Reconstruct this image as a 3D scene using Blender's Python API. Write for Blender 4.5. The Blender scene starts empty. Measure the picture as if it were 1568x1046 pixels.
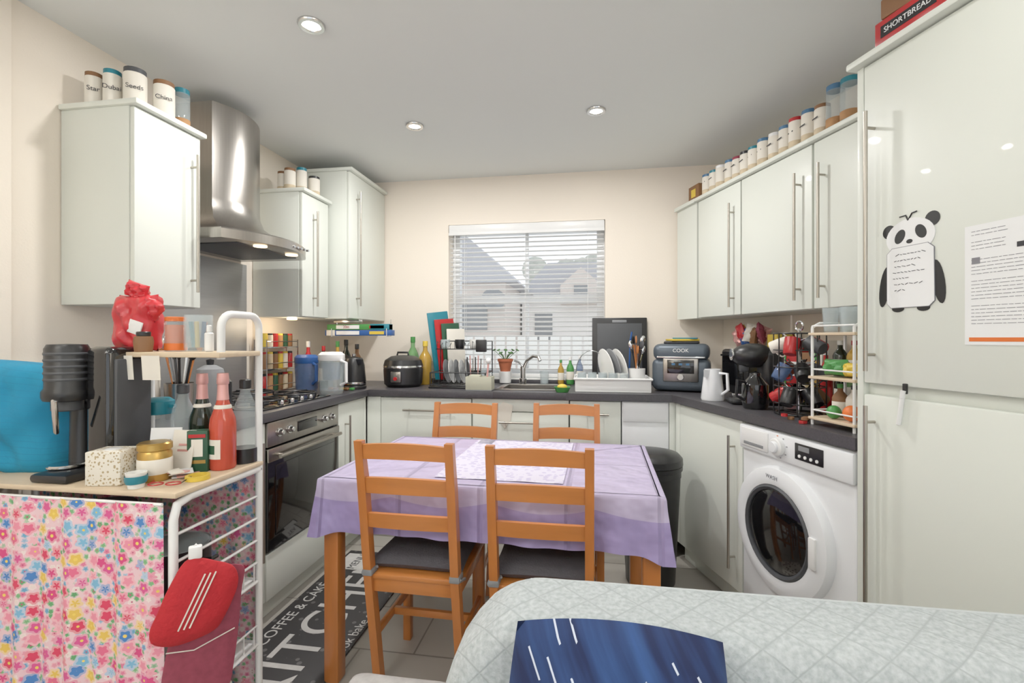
import bpy, bmesh, math, random
from mathutils import Vector, Matrix
random.seed(5)
rad = math.radians
sc = bpy.context.scene

# ------------------------------------------------------------------ materials
def lin(c):
    return tuple(((v/255)/12.92 if v/255 <= .04045 else ((v/255+.055)/1.055)**2.4) for v in c) + (1,)

def base_mat(name):
    m = bpy.data.materials.new(name); m.use_nodes = True
    nt = m.node_tree
    return m, nt, nt.nodes['Principled BSDF']

def mat(name, col, rough=.5, metal=0, var=.08, scale=6, bump=0, bscale=40, alpha=1, emis=0, trans=0, coat=0, stretch=None):
    m, nt, p = base_mat(name)
    tc = nt.nodes.new('ShaderNodeTexCoord'); nz = nt.nodes.new('ShaderNodeTexNoise')
    nz.inputs['Scale'].default_value = scale; nz.inputs['Detail'].default_value = 4
    src = tc.outputs['Object']
    if stretch:
        mp = nt.nodes.new('ShaderNodeMapping'); mp.inputs['Scale'].default_value = stretch
        nt.links.new(src, mp.inputs['Vector']); src = mp.outputs['Vector']
    nt.links.new(src, nz.inputs['Vector'])
    mx = nt.nodes.new('ShaderNodeMix'); mx.data_type = 'RGBA'
    l = lin(col)
    mx.inputs['A'].default_value = tuple(max(0, v*(1-var)) for v in l[:3])+(1,)
    mx.inputs['B'].default_value = tuple(min(1, v*(1+var)) for v in l[:3])+(1,)
    nt.links.new(nz.outputs['Fac'], mx.inputs['Factor'])
    nt.links.new(mx.outputs['Result'], p.inputs['Base Color'])
    p.inputs['Roughness'].default_value = rough
    p.inputs['Metallic'].default_value = metal
    p.inputs['Alpha'].default_value = alpha
    p.inputs['Transmission Weight'].default_value = trans
    p.inputs['Coat Weight'].default_value = coat
    if emis:
        p.inputs['Emission Color'].default_value = l; p.inputs['Emission Strength'].default_value = emis
    if bump:
        n2 = nt.nodes.new('ShaderNodeTexNoise'); n2.inputs['Scale'].default_value = bscale
        nt.links.new(src, n2.inputs['Vector'])
        bp = nt.nodes.new('ShaderNodeBump'); bp.inputs['Strength'].default_value = bump; bp.inputs['Distance'].default_value = .01
        nt.links.new(n2.outputs['Fac'], bp.inputs['Height']); nt.links.new(bp.outputs['Normal'], p.inputs['Normal'])
    return m

def mth(nt, op, a, b=None, c=None):
    n = nt.nodes.new('ShaderNodeMath'); n.operation = op
    for i, v in enumerate((a, b, c)):
        if v is None: continue
        if isinstance(v, (int, float)): n.inputs[i].default_value = v
        else: nt.links.new(v, n.inputs[i])
    return n.outputs[0]

def mixc(nt, fac, a, b):
    mx = nt.nodes.new('ShaderNodeMix'); mx.data_type = 'RGBA'
    nt.links.new(fac, mx.inputs['Factor'])
    for k, v in (('A', a), ('B', b)):
        if isinstance(v, tuple): mx.inputs[k].default_value = v
        else: nt.links.new(v, mx.inputs[k])
    return mx.outputs['Result']

def xyz(nt):
    tc = nt.nodes.new('ShaderNodeTexCoord'); s = nt.nodes.new('ShaderNodeSeparateXYZ')
    nt.links.new(tc.outputs['Object'], s.inputs[0]); return tc.outputs['Object'], s.outputs

WALL = mat('wall_paint_cream', (243, 232, 217), .85, var=.02, scale=2, bump=.05, bscale=120)
CEIL = mat('ceiling_paint', (231, 234, 232), .9, var=.02, scale=1)
CAB = mat('cabinet_ivory', (222, 226, 217), .42, var=.02, scale=3, coat=.08)
WHITE = mat('white_plastic', (236, 236, 235), .35, var=.02)
WHITEG = mat('white_gloss', (236, 238, 241), .22, var=.02)
UPVC = mat('window_upvc', (240, 243, 246), .35, var=.02)
TRIM = mat('trim_white', (236, 236, 232), .5, var=.03)
STEEL = mat('brushed_steel', (168, 163, 157), .28, 1, var=.12, scale=3, stretch=(40, 40, 1.5))
SATIN = mat('satin_steel_panel', (186, 186, 186), .5, .75, var=.08, scale=3, stretch=(1.5, 40, 40))
CHROME = mat('chrome', (205, 205, 205), .15, 1, var=.03)
NICKEL = mat('nickel_handle', (176, 170, 160), .3, 1, var=.05)
WORKT = mat('worktop_charcoal', (66, 64, 68), .38, var=.45, scale=160)
BLACK = mat('black_plastic', (24, 24, 26), .35, var=.15)
BLKG = mat('black_glass', (13, 13, 15), .08, var=.1, coat=.5)
DGREY = mat('dark_grey', (64, 66, 70), .5, var=.1)
MGREY = mat('mid_grey', (132, 134, 137), .5, var=.1)
PINE = mat('pine_orange', (190, 112, 50), .38, var=.22, scale=3, stretch=(14, 14, 1.6), coat=.25)
PINEH = mat('pine_orange_rail', (194, 117, 54), .38, var=.2, scale=3, stretch=(1.6, 14, 14), coat=.25)
LWOOD = mat('light_wood_board', (212, 190, 160), .45, var=.1, scale=3, stretch=(2, 18, 18))
CUSH = mat('charcoal_fabric', (78, 76, 82), .9, var=.15, scale=40, bump=.3, bscale=150)
RED = mat('red_fabric', (180, 22, 32), .8, var=.15, scale=20, bump=.4, bscale=60)
REDG = mat('red_gloss', (178, 34, 36), .25, var=.08)
REDBAG = mat('red_foil_bag', (200, 42, 50), .32, var=.25, scale=12, bump=.5, bscale=14)
PINKM = mat('dusky_pink_mesh', (140, 56, 74), .85, var=.3, scale=60)
TEAL = mat('teal_plastic', (30, 120, 138), .35)
BLUE = mat('blue_plastic', (40, 84, 150), .35)
BLUEL = mat('blue_lid', (62, 108, 148), .4)
GREEN = mat('green_plastic', (66, 140, 66), .4)
DGREEN = mat('dark_green_card', (30, 74, 50), .5)
YELLOW = mat('yellow_card', (220, 188, 64), .5)
ORANGE = mat('orange_card', (222, 108, 40), .5)
BROWN = mat('brown_card', (128, 88, 54), .6)
PINK = mat('pink_foil', (228, 168, 164), .32, .35)
GOLD = mat('gold_foil', (196, 158, 84), .3, .8)
GLASS = mat('clear_glass', (200, 213, 216), .05, var=.02, alpha=.3)
PGLASS = mat('window_glass', (230, 240, 245), .02, var=.01, alpha=.06)
GLASSB = mat('blue_glass', (86, 114, 160), .08, alpha=.55)
OIL = mat('cooking_oil', (190, 148, 54), .1, alpha=.85)
GBOT = mat('green_bottle', (112, 170, 104), .1, alpha=.7)
DBOT = mat('dark_bottle', (24, 32, 22), .08, var=.1)
ROSE = mat('rose_wine', (200, 74, 54), .08, var=.12, alpha=.93)
LABEL = mat('paper_label', (230, 224, 212), .7, var=.04)
PAPER = mat('white_paper', (236, 237, 237), .7, var=.01)
INK = mat('ink', (46, 46, 50), .7)
INKG = mat('ink_grey', (124, 124, 130), .7)
SPICE = mat('spice_contents', (168, 124, 82), .8, var=.4, scale=30)
CONT = mat('pale_contents', (204, 186, 156), .8, var=.35, scale=30)
TERRA = mat('terracotta', (172, 92, 60), .8, var=.15)
LEAF = mat('leaf_green', (60, 104, 46), .6, var=.3, scale=20)
VELV = mat('crushed_velvet', (168, 166, 164), .45, var=.4, scale=30, bump=.5, bscale=35)
SEAM = mat('grey_piping', (182, 188, 190), .9, var=.03)
LAMP = mat('lamp_emitter', (255, 248, 236), .5, var=0, emis=14)
WARM = mat('warm_emitter', (255, 224, 180), .5, var=0, emis=2.2)
HWALL = mat('neighbour_render', (240, 236, 232), .9, var=.04)
HWALL2 = mat('neighbour_brick', (214, 202, 194), .9, var=.06, scale=14)
HROOF = mat('neighbour_roof', (178, 178, 184), .9, var=.12, scale=8, stretch=(1, 1, 14))
HTREE = mat('bare_trees', (176, 178, 168), .95, var=.3, scale=6)
GRASS = mat('paving', (205, 203, 198), .9, var=.1)
STARCH = mat('sponge_cloth', (184, 184, 164), .8)
PLATE = mat('ceramic', (234, 233, 228), .2, var=.02)
ANTH = mat('appliance_slate', (84, 94, 104), .4, .3)

def stripe_mat():
    m, nt, p = base_mat('turquoise_striped_fabric')
    co, s = xyz(nt)
    l = mth(nt, 'LESS_THAN', mth(nt, 'PINGPONG', mth(nt, 'ADD', s['Z'], mth(nt, 'MULTIPLY', s['X'], .12)), .009), .0014)
    n = nt.nodes.new('ShaderNodeTexNoise'); n.inputs['Scale'].default_value = 8; n.inputs['Detail'].default_value = 5; nt.links.new(co, n.inputs['Vector'])
    c = mixc(nt, n.outputs['Fac'], lin((10, 112, 156)), lin((26, 146, 184)))
    nt.links.new(mixc(nt, l, c, lin((22, 126, 166))), p.inputs['Base Color']); p.inputs['Roughness'].default_value = .85
    bp = nt.nodes.new('ShaderNodeBump'); bp.inputs['Strength'].default_value = .7; bp.inputs['Distance'].default_value = .02
    nt.links.new(n.outputs['Fac'], bp.inputs['Height']); nt.links.new(bp.outputs['Normal'], p.inputs['Normal'])
    return m
BLUEBAG = stripe_mat()

def floor_mat():
    m, nt, p = base_mat('floor_tiles')
    tc = nt.nodes.new('ShaderNodeTexCoord')
    b = nt.nodes.new('ShaderNodeTexBrick'); b.offset = 0.5
    nt.links.new(tc.outputs['Object'], b.inputs['Vector'])
    b.inputs['Scale'].default_value = 1; b.inputs['Brick Width'].default_value = .45; b.inputs['Row Height'].default_value = .30
    b.inputs['Mortar Size'].default_value = .004; b.inputs['Mortar Smooth'].default_value = .2
    b.inputs['Color1'].default_value = lin((170, 164, 155)); b.inputs['Color2'].default_value = lin((160, 155, 147))
    b.inputs['Mortar'].default_value = lin((108, 102, 96))
    n = nt.nodes.new('ShaderNodeTexNoise'); n.inputs['Scale'].default_value = 5
    nt.links.new(tc.outputs['Object'], n.inputs['Vector'])
    o = mixc(nt, mth(nt, 'MULTIPLY', n.outputs['Fac'], .25), b.outputs['Color'], lin((185, 180, 170)))
    nt.links.new(o, p.inputs['Base Color']); p.inputs['Roughness'].default_value = .35
    bp = nt.nodes.new('ShaderNodeBump'); bp.inputs['Strength'].default_value = .3; bp.invert = True; bp.inputs['Distance'].default_value = .003
    nt.links.new(b.outputs['Fac'], bp.inputs['Height']); nt.links.new(bp.outputs['Normal'], p.inputs['Normal'])
    return m
FLOOR = floor_mat()

def floral_mat():
    m, nt, p = base_mat('floral_print_fabric')
    tc = nt.nodes.new('ShaderNodeTexCoord'); mp = nt.nodes.new('ShaderNodeMapping')
    mp.inputs['Scale'].default_value = (1, .05, 1); nt.links.new(tc.outputs['Object'], mp.inputs['Vector'])
    def flowers(scale, thr, cols, off, prev, corec, softf=.35):
        mp2 = nt.nodes.new('ShaderNodeMapping'); mp2.inputs['Location'].default_value = off
        nt.links.new(mp.outputs[0], mp2.inputs['Vector'])
        v = nt.nodes.new('ShaderNodeTexVoronoi'); v.inputs['Scale'].default_value = scale; v.inputs['Randomness'].default_value = .7
        nt.links.new(mp2.outputs[0], v.inputs['Vector'])
        vs = nt.nodes.new('ShaderNodeVectorMath'); vs.operation = 'SUBTRACT'
        nt.links.new(mp2.outputs[0], vs.inputs[0]); nt.links.new(v.outputs['Position'], vs.inputs[1])
        s = nt.nodes.new('ShaderNodeSeparateXYZ'); nt.links.new(vs.outputs[0], s.inputs[0])
        an = mth(nt, 'ARCTAN2', s.outputs['X'], s.outputs['Z'])
        pet = mth(nt, 'MULTIPLY', mth(nt, 'COSINE', mth(nt, 'MULTIPLY', an, 5)), .05)
        d = mth(nt, 'ADD', v.outputs['Distance'], pet)
        mask = mth(nt, 'LESS_THAN', d, thr)
        ring = mth(nt, 'LESS_THAN', d, thr*.7)
        core = mth(nt, 'LESS_THAN', v.outputs['Distance'], thr*.25)
        sr = nt.nodes.new('ShaderNodeSeparateColor'); nt.links.new(v.outputs['Color'], sr.inputs[0])
        cr = nt.nodes.new('ShaderNodeValToRGB'); cr.color_ramp.interpolation = 'CONSTANT'
        e = cr.color_ramp.elements; e[0].color = lin(cols[0]); e[0].position = 0; e[1].color = lin(cols[1]); e[1].position = 1/len(cols)
        for i in range(2, len(cols)):
            q = e.new(i/len(cols)); q.color = lin(cols[i])
        nt.links.new(sr.outputs[0], cr.inputs['Fac'])
        soft = mixc(nt, mth(nt, 'ADD', .0, softf), cr.outputs['Color'], lin((246, 226, 226)))
        o = mixc(nt, mask, prev, soft)
        o = mixc(nt, ring, o, cr.outputs['Color'])
        return mixc(nt, core, o, corec)
    c0 = flowers(62, .5, [(96, 160, 104), (220, 120, 150), (232, 214, 208), (104, 160, 196), (226, 150, 166), (120, 176, 120)], (3, 0, 7), lin((232, 196, 202)), lin((190, 80, 112)))
    c1 = flowers(27, .47, [(212, 70, 122), (224, 102, 134), (228, 188, 84), (70, 124, 190), (216, 62, 92), (232, 140, 160), (214, 84, 140), (120, 178, 212)], (0, 0, 0), c0, lin((236, 204, 96)))
    nt.links.new(c1, p.inputs['Base Color']); p.inputs['Roughness'].default_value = .85
    return m
FLORAL = floral_mat()

def quilt_mat():
    m, nt, p = base_mat('quilted_grey_throw')
    co, s = xyz(nt)
    h = mth(nt, 'ADD', s['Z'], s['Y'])
    a = mth(nt, 'PINGPONG', mth(nt, 'ADD', s['X'], h), .04)
    b = mth(nt, 'PINGPONG', mth(nt, 'SUBTRACT', s['X'], h), .04)
    d = mth(nt, 'MINIMUM', a, b)
    ln = mth(nt, 'MINIMUM', mth(nt, 'DIVIDE', d, .0035), 1.0)
    n = nt.nodes.new('ShaderNodeTexNoise'); n.inputs['Scale'].default_value = 120; n.inputs['Detail'].default_value = 6; nt.links.new(co, n.inputs['Vector'])
    n2 = nt.nodes.new('ShaderNodeTexNoise'); n2.inputs['Scale'].default_value = 8; nt.links.new(co, n2.inputs['Vector'])
    hh = mth(nt, 'ADD', mth(nt, 'ADD', mth(nt, 'MULTIPLY', ln, .35), mth(nt, 'MULTIPLY', n.outputs['Fac'], 1.1)), mth(nt, 'MULTIPLY', n2.outputs['Fac'], 3.0))
    bp = nt.nodes.new('ShaderNodeBump'); bp.inputs['Strength'].default_value = .45; bp.inputs['Distance'].default_value = .005
    nt.links.new(hh, bp.inputs['Height']); nt.links.new(bp.outputs['Normal'], p.inputs['Normal'])
    fac = mth(nt, 'MINIMUM', mth(nt, 'MAXIMUM', mth(nt, 'MULTIPLY', mth(nt, 'SUBTRACT', n.outputs['Fac'], .3), 2.4), 0.0), 1.0)
    tone = mixc(nt, fac, lin((160, 168, 170)), lin((193, 200, 202)))
    o = mixc(nt, ln, lin((162, 169, 171)), tone)
    nt.links.new(o, p.inputs['Base Color']); p.inputs['Roughness'].default_value = .95
    return m
QUILT = quilt_mat()

def cushion_mat():
    m, nt, p = base_mat('indigo_stitched_fabric')
    co, s = xyz(nt)
    u = mth(nt, 'ADD', mth(nt, 'MULTIPLY', s['X'], .88), mth(nt, 'MULTIPLY', s['Z'], .47))
    v = mth(nt, 'SUBTRACT', mth(nt, 'MULTIPLY', s['Z'], .88), mth(nt, 'MULTIPLY', s['X'], .47))
    k = mth(nt, 'MULTIPLY', u, 50)
    fl = mth(nt, 'FLOOR', k); fr = mth(nt, 'FRACT', k)
    line = mth(nt, 'LESS_THAN', fr, .13)
    ph = mth(nt, 'FRACT', mth(nt, 'ADD', mth(nt, 'MULTIPLY', v, 14), mth(nt, 'MULTIPLY', fl, .37)))
    dash = mth(nt, 'LESS_THAN', ph, .6)
    n3 = nt.nodes.new('ShaderNodeTexNoise'); n3.inputs['Scale'].default_value = 9; nt.links.new(co, n3.inputs['Vector'])
    st = mth(nt, 'MULTIPLY', mth(nt, 'MULTIPLY', line, dash), mth(nt, 'GREATER_THAN', n3.outputs['Fac'], .50))
    n = nt.nodes.new('ShaderNodeTexNoise'); n.inputs['Scale'].default_value = 30; n.inputs['Detail'].default_value = 4
    cx = nt.nodes.new('ShaderNodeCombineXYZ'); nt.links.new(u, cx.inputs[0]); nt.links.new(mth(nt, 'MULTIPLY', v, .15), cx.inputs[2])
    nt.links.new(cx.outputs[0], n.inputs['Vector'])
    cr = mth(nt, 'MULTIPLY', mth(nt, 'SUBTRACT', n.outputs['Fac'], .4), 2.6)
    crc = mth(nt, 'MINIMUM', mth(nt, 'MAXIMUM', cr, 0.0), 1.0)
    c = mixc(nt, crc, lin((14, 28, 70)), lin((44, 80, 138)))
    o = mixc(nt, st, c, lin((196, 204, 220)))
    nt.links.new(o, p.inputs['Base Color']); p.inputs['Roughness'].default_value = .9
    bp = nt.nodes.new('ShaderNodeBump'); bp.inputs['Strength'].default_value = .7; bp.inputs['Distance'].default_value = .015
    nt.links.new(n3.outputs['Fac'], bp.inputs['Height']); nt.links.new(bp.outputs['Normal'], p.inputs['Normal'])
    return m
INDIGO = cushion_mat()

def cloth_mat():
    m, nt, p = base_mat('lilac_tablecloth')
    co, s = xyz(nt)
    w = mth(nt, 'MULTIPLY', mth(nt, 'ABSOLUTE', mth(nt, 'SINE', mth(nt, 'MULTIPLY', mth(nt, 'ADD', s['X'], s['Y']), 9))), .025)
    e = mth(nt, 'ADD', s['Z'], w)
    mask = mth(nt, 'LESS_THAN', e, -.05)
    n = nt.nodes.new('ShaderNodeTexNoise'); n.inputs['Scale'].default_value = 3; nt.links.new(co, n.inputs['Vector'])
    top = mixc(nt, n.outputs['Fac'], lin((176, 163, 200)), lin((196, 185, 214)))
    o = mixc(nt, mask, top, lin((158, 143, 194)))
    nt.links.new(o, p.inputs['Base Color']); p.inputs['Roughness'].default_value = .42
    fx = mth(nt, 'MINIMUM', mth(nt, 'DIVIDE', mth(nt, 'PINGPONG', s['X'], .145), .01), 1.0)
    fy = mth(nt, 'MINIMUM', mth(nt, 'DIVIDE', mth(nt, 'PINGPONG', s['Y'], .185), .01), 1.0)
    n4 = nt.nodes.new('ShaderNodeTexNoise'); n4.inputs['Scale'].default_value = 10; nt.links.new(co, n4.inputs['Vector'])
    hh = mth(nt, 'ADD', mth(nt, 'ADD', fx, fy), mth(nt, 'MULTIPLY', n4.outputs['Fac'], 3.0))
    bp = nt.nodes.new('ShaderNodeBump'); bp.inputs['Strength'].default_value = .8; bp.inputs['Distance'].default_value = .010
    nt.links.new(hh, bp.inputs['Height']); nt.links.new(bp.outputs['Normal'], p.inputs['Normal'])
    return m
CLOTH = cloth_mat()

def speck_mat(name, a, b, scale, thr):
    m, nt, p = base_mat(name)
    co, s = xyz(nt)
    v = nt.nodes.new('ShaderNodeTexVoronoi'); v.inputs['Scale'].default_value = scale; nt.links.new(co, v.inputs['Vector'])
    o = mixc(nt, mth(nt, 'LESS_THAN', v.outputs['Distance'], thr), lin(a), lin(b))
    nt.links.new(o, p.inputs['Base Color']); p.inputs['Roughness'].default_value = .6
    return m
TISSUE = speck_mat('patterned_card', (228, 222, 208), (176, 156, 118), 120, .35)
LACE = speck_mat('lace_runner', (214, 209, 228), (194, 186, 216), 45, .42)
MATP = speck_mat('patterned_mat', (222, 214, 204), (120, 110, 104), 26, .4)
RUGM = speck_mat('rug_charcoal', (46, 44, 46), (96, 94, 94), 22, .22)
RUGL = mat('rug_offwhite', (196, 194, 191), .95, var=.2, scale=30)

# ------------------------------------------------------------------ builder
FR = {'W': (0, 0, 0), 'K': (0, 2.81, 0), 'L': (-1.35, 0, rad(90)), 'R': (.47, 2.81, rad(-71.5))}

class B:
    def __init__(self): self.bm = bmesh.new(); self.mats = []
    def mi(self, m):
        if m not in self.mats: self.mats.append(m)
        return self.mats.index(m)
    def add(self, t, m, M=None, recalc=True):
        if recalc: bmesh.ops.recalc_face_normals(t, faces=t.faces[:])
        i = self.mi(m)
        for f in t.faces: f.material_index = i; f.smooth = True
        if M is not None: t.transform(M)
        me = bpy.data.meshes.new('t'); t.to_mesh(me); t.free()
        self.bm.from_mesh(me); bpy.data.meshes.remove(me); return self
    def box(self, c, s, m, bev=.003, rot=(0, 0, 0), seg=2):
        t = bmesh.new(); bmesh.ops.create_cube(t, size=1)
        bmesh.ops.scale(t, vec=s, verts=t.verts[:])
        bev = min(bev, min(s)*.45)
        if bev > 0.0004: bmesh.ops.bevel(t, geom=t.edges[:], offset=bev, segments=seg, affect='EDGES', profile=.5)
        return self.add(t, m, Matrix.Translation(c) @ eul(rot))
    def bb(self, x0, x1, y0, y1, z0, z1, m, bev=.003, seg=2):
        return self.box(((x0+x1)/2, (y0+y1)/2, (z0+z1)/2), (abs(x1-x0), abs(y1-y0), abs(z1-z0)), m, bev, seg=seg)
    def cyl(self, c, r, h, m, r2=None, rot=(0, 0, 0), seg=24, bev=0):
        r2 = r if r2 is None else r2
        b = min(bev, h*.4, r*.4)
        if b > 0: prof = [(0, -h/2), (r-b, -h/2), (r, -h/2+b), (r2, h/2-b), (r2-b, h/2), (0, h/2)]
        else: prof = [(0, -h/2), (r, -h/2), (r2, h/2), (0, h/2)]
        return self.lathe(prof, m, c, rot, seg)
    def lathe(self, prof, m, c=(0, 0, 0), rot=(0, 0, 0), seg=24, sx=1, sy=1):
        t = bmesh.new(); rings = []
        for r, z in prof:
            if r <= 1e-6: rings.append([t.verts.new((0, 0, z))])
            else: rings.append([t.verts.new((r*sx*math.cos(2*math.pi*i/seg), r*sy*math.sin(2*math.pi*i/seg), z)) for i in range(seg)])
        for a, b in zip(rings, rings[1:]):
            for i in range(seg):
                j = (i+1) % seg
                if len(a) == 1 and len(b) == 1: continue
                if len(a) == 1: t.faces.new((a[0], b[i], b[j]))
                elif len(b) == 1: t.faces.new((a[i], a[j], b[0]))
                else: t.faces.new((a[i], a[j], b[j], b[i]))
        return self.add(t, m, Matrix.Translation(c) @ eul(rot))
    def loft(self, rings, m, cap=True, M=None):
        t = bmesh.new(); vs = [[t.verts.new(p) for p in r] for r in rings]; n = len(rings[0])
        for a, b in zip(vs, vs[1:]):
            for i in range(n):
                j = (i+1) % n; t.faces.new((a[i], a[j], b[j], b[i]))
        if cap: t.faces.new(vs[0][::-1]); t.faces.new(vs[-1])
        return self.add(t, m, M)
    def tube(self, pts, r, m, seg=8, closed=False):
        pts = [Vector(p) for p in pts]; rings = []; n = len(pts)
        up = None
        for i, p in enumerate(pts):
            if closed: d = pts[(i+1) % n]-pts[i-1]
            else: d = pts[min(i+1, n-1)]-pts[max(i-1, 0)]
            d.normalize()
            if up is None:
                up = Vector((0, 0, 1)) if abs(d.z) < .9 else Vector((1, 0, 0))
            a = d.cross(up)
            if a.length < 1e-4: a = d.cross(Vector((0, 1, 0)))
            a.normalize(); b = a.cross(d).normalized(); up = b
            rings.append([p+a*r*math.cos(2*math.pi*k/seg)+b*r*math.sin(2*math.pi*k/seg) for k in range(seg)])
        if closed: rings.append(rings[0]); return self.loft(rings, m, cap=False)
        return self.loft(rings, m)
    def sph(self, c, s, m, rot=(0, 0, 0), u=20, v=12):
        t = bmesh.new(); bmesh.ops.create_uvsphere(t, u_segments=u, v_segments=v, radius=1)
        bmesh.ops.scale(t, vec=s, verts=t.verts[:])
        return self.add(t, m, Matrix.Translation(c) @ eul(rot))
    def prism(self, poly, z0, z1, m, M=None, bev=0):
        t = bmesh.new()
        a = [t.verts.new((x, y, z0)) for x, y in poly]; b = [t.verts.new((x, y, z1)) for x, y in poly]; n = len(poly)
        t.faces.new(a[::-1]); t.faces.new(b)
        for i in range(n): t.faces.new((a[i], a[(i+1) % n], b[(i+1) % n], b[i]))
        if bev: bmesh.ops.bevel(t, geom=t.edges[:], offset=bev, segments=2, affect='EDGES')
        return self.add(t, m, M)
    def sheet(self, fn, nu, nv, m, thick=0):
        t = bmesh.new()
        g = [[t.verts.new(fn(i/nu, j/nv)) for j in range(nv+1)] for i in range(nu+1)]
        for i in range(nu):
            for j in range(nv): t.faces.new((g[i][j], g[i+1][j], g[i+1][j+1], g[i][j+1]))
        if thick: bmesh.ops.solidify(t, geom=t.faces[:], thickness=thick)
        return self.add(t, m)
    def pillow(self, c, s, m, rot=(0, 0, 0), n=18, wob=0, pw=2.6, pinch=.06):
        """s = full width(x), height(z), thickness(y)"""
        t = bmesh.new(); rnd = random.Random(int(s[0]*1e4))
        ph = [rnd.uniform(0, 6) for _ in range(4)]
        def pt(i, j, sg):
            u = -1+2*i/n; v = -1+2*j/n
            e = max(0, (1-abs(u)**pw))**.5*max(0, (1-abs(v)**pw))**.5
            pin = 1-pinch*(1-v*v)*abs(u)**3
            pin2 = 1-pinch*(1-u*u)*abs(v)**3
            w = wob*math.sin(5*u+ph[0])*math.cos(6*v+ph[1])*e+wob*.5*math.sin(11*u+ph[2]+7*v)*e
            return (u*s[0]/2*pin, sg*(e*s[2]/2)+w, v*s[1]/2*pin2)
        F = [[t.verts.new(pt(i, j, -1)) for j in range(n+1)] for i in range(n+1)]
        G = [[F[i][j] if i in (0, n) or j in (0, n) else t.verts.new(pt(i, j, 1)) for j in range(n+1)] for i in range(n+1)]
        for S in (F, G):
            for i in range(n):
                for j in range(n): t.faces.new((S[i][j], S[i+1][j], S[i+1][j+1], S[i][j+1]))
        return self.add(t, m, Matrix.Translation(c) @ eul(rot))
    def done(self, name, x=0, y=0, z=0, rot=0, fr='W', ang=38):
        me = bpy.data.meshes.new(name); self.bm.to_mesh(me); self.bm.free()
        for m in self.mats: me.materials.append(m)
        me.set_sharp_from_angle(angle=rad(ang))
        o = bpy.data.objects.new(name, me); sc.collection.objects.link(o)
        fx, fy, fa = FR[fr]
        o.location = (fx+x*math.cos(fa)-y*math.sin(fa), fy+x*math.sin(fa)+y*math.cos(fa), z)
        o.rotation_euler = (0, 0, fa+rad(rot))
        return o

def eul(r):
    return Matrix.Rotation(r[2], 4, 'Z') @ Matrix.Rotation(r[1], 4, 'Y') @ Matrix.Rotation(r[0], 4, 'X')

def arc(c, r, a0, a1, n, plane='xz'):
    out = []
    for i in range(n+1):
        a = a0+(a1-a0)*i/n; u, v = r*math.cos(a), r*math.sin(a)
        out.append((c[0]+u, c[1], c[2]+v) if plane == 'xz' else ((c[0], c[1]+u, c[2]+v) if plane == 'yz' else (c[0]+u, c[1]+v, c[2])))
    return out

def txt(name, s, parent, loc, rot, size, m, align='CENTER'):
    cu = bpy.data.curves.new(name, 'FONT'); cu.body = s; cu.size = size; cu.extrude = .0004
    cu.align_x = align; cu.align_y = 'CENTER'; cu.materials.append(m)
    o = bpy.data.objects.new(name, cu); sc.collection.objects.link(o)
    o.parent = parent; o.location = loc; o.rotation_euler = rot
    return o

# ------------------------------------------------------------------ room shell
H = 2.41; XL = -1.95; YB = 3.41; YR = -2.6
CR = (.902, YB)
RE = (.902+.3344*(YB-YR), YR)
WX0, WX1, WZ0, WZ1 = -1.01, .12, .955, 2.07
b = B(); b.prism([(XL-.3, YR), (RE[0]+.3, YR), (CR[0]+.4, YB+.26), (XL-.3, YB+.26)], -.12, 0, FLOOR); b.done('floor')
b = B(); b.prism([(XL-.3, YR), (RE[0]+.3, YR), (CR[0]+.4, YB+.26), (XL-.3, YB+.26)], H, H+.1, CEIL); b.done('ceiling')
b = B()
b.bb(XL-.2, WX0, YB, YB+.25, 0, H, WALL, 0); b.bb(WX1, CR[0]+.3, YB, YB+.25, 0, H, WALL, 0)
b.bb(WX0, WX1, YB, YB+.25, 0, WZ0, WALL, 0); b.bb(WX0, WX1, YB, YB+.25, WZ1, H, WALL, 0)
b.done('wall_back')
b = B(); b.bb(XL-.2, XL, 1.34, YB, 0, H, WALL, 0); b.bb(XL-.2, XL+.025, YR, 1.34, 0, H, WALL, .002); b.done('wall_left')
b = B(); b.prism([CR, (CR[0]+.2, YB), (RE[0]+.2, YR), RE], 0, H, WALL); b.done('wall_right')
b = B(); b.bb(XL, -1.2, YR-.15, YR, 0, H, WALL, 0); b.bb(2.2, RE[0], YR-.15, YR, 0, H, WALL, 0); b.bb(-1.2, 2.2, YR-.15, YR, 2.25, H, WALL, 0); b.done('wall_rear')
b = B()
for x in (-1.165, .5, 2.165): b.bb(x-.03, x+.03, YR-.1, YR-.04, 0.002, 2.245, UPVC)
b.bb(-1.195, 2.195, YR-.1, YR-.04, 2.19, 2.245, UPVC); b.bb(-1.195, 2.195, YR-.1, YR-.04, .002, .05, UPVC); b.done('rear_daylight_opening')  # unseen unglazed opening behind the camera, added to let sky light in

# window
b = B(); wy0, wy1 = YB+.12, YB+.18
def frame(b, x0, x1, z0, z1, w, y0, y1, m):
    b.bb(x0, x1, y0, y1, z0, z0+w, m); b.bb(x0, x1, y0, y1, z1-w, z1, m)
    b.bb(x0, x0+w, y0, y1, z0+w, z1-w, m); b.bb(x1-w, x1, y0, y1, z0+w, z1-w, m)
frame(b, WX0, WX1, WZ0, WZ1, .055, wy0, wy1, UPVC)
b.bb(WX0+.05, WX1-.05, wy0-.01, wy1, 1.50, 1.56, UPVC)
xm = (WX0+WX1)/2
b.bb(xm-.012, xm+.012, wy0, wy1-.02, WZ0+.05, 1.50, UPVC); b.bb(xm-.012, xm+.012, wy0, wy1-.02, 1.56, WZ1-.05, UPVC)
b.bb(WX0+.05, WX1-.05, wy0+.03, wy0+.034, WZ0+.05, WZ1-.05, PGLASS, 0)
b.bb(xm-.05, xm+.05, wy0-.03, wy0, 1.56, 1.575, CHROME)
b.done('window_1')
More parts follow.
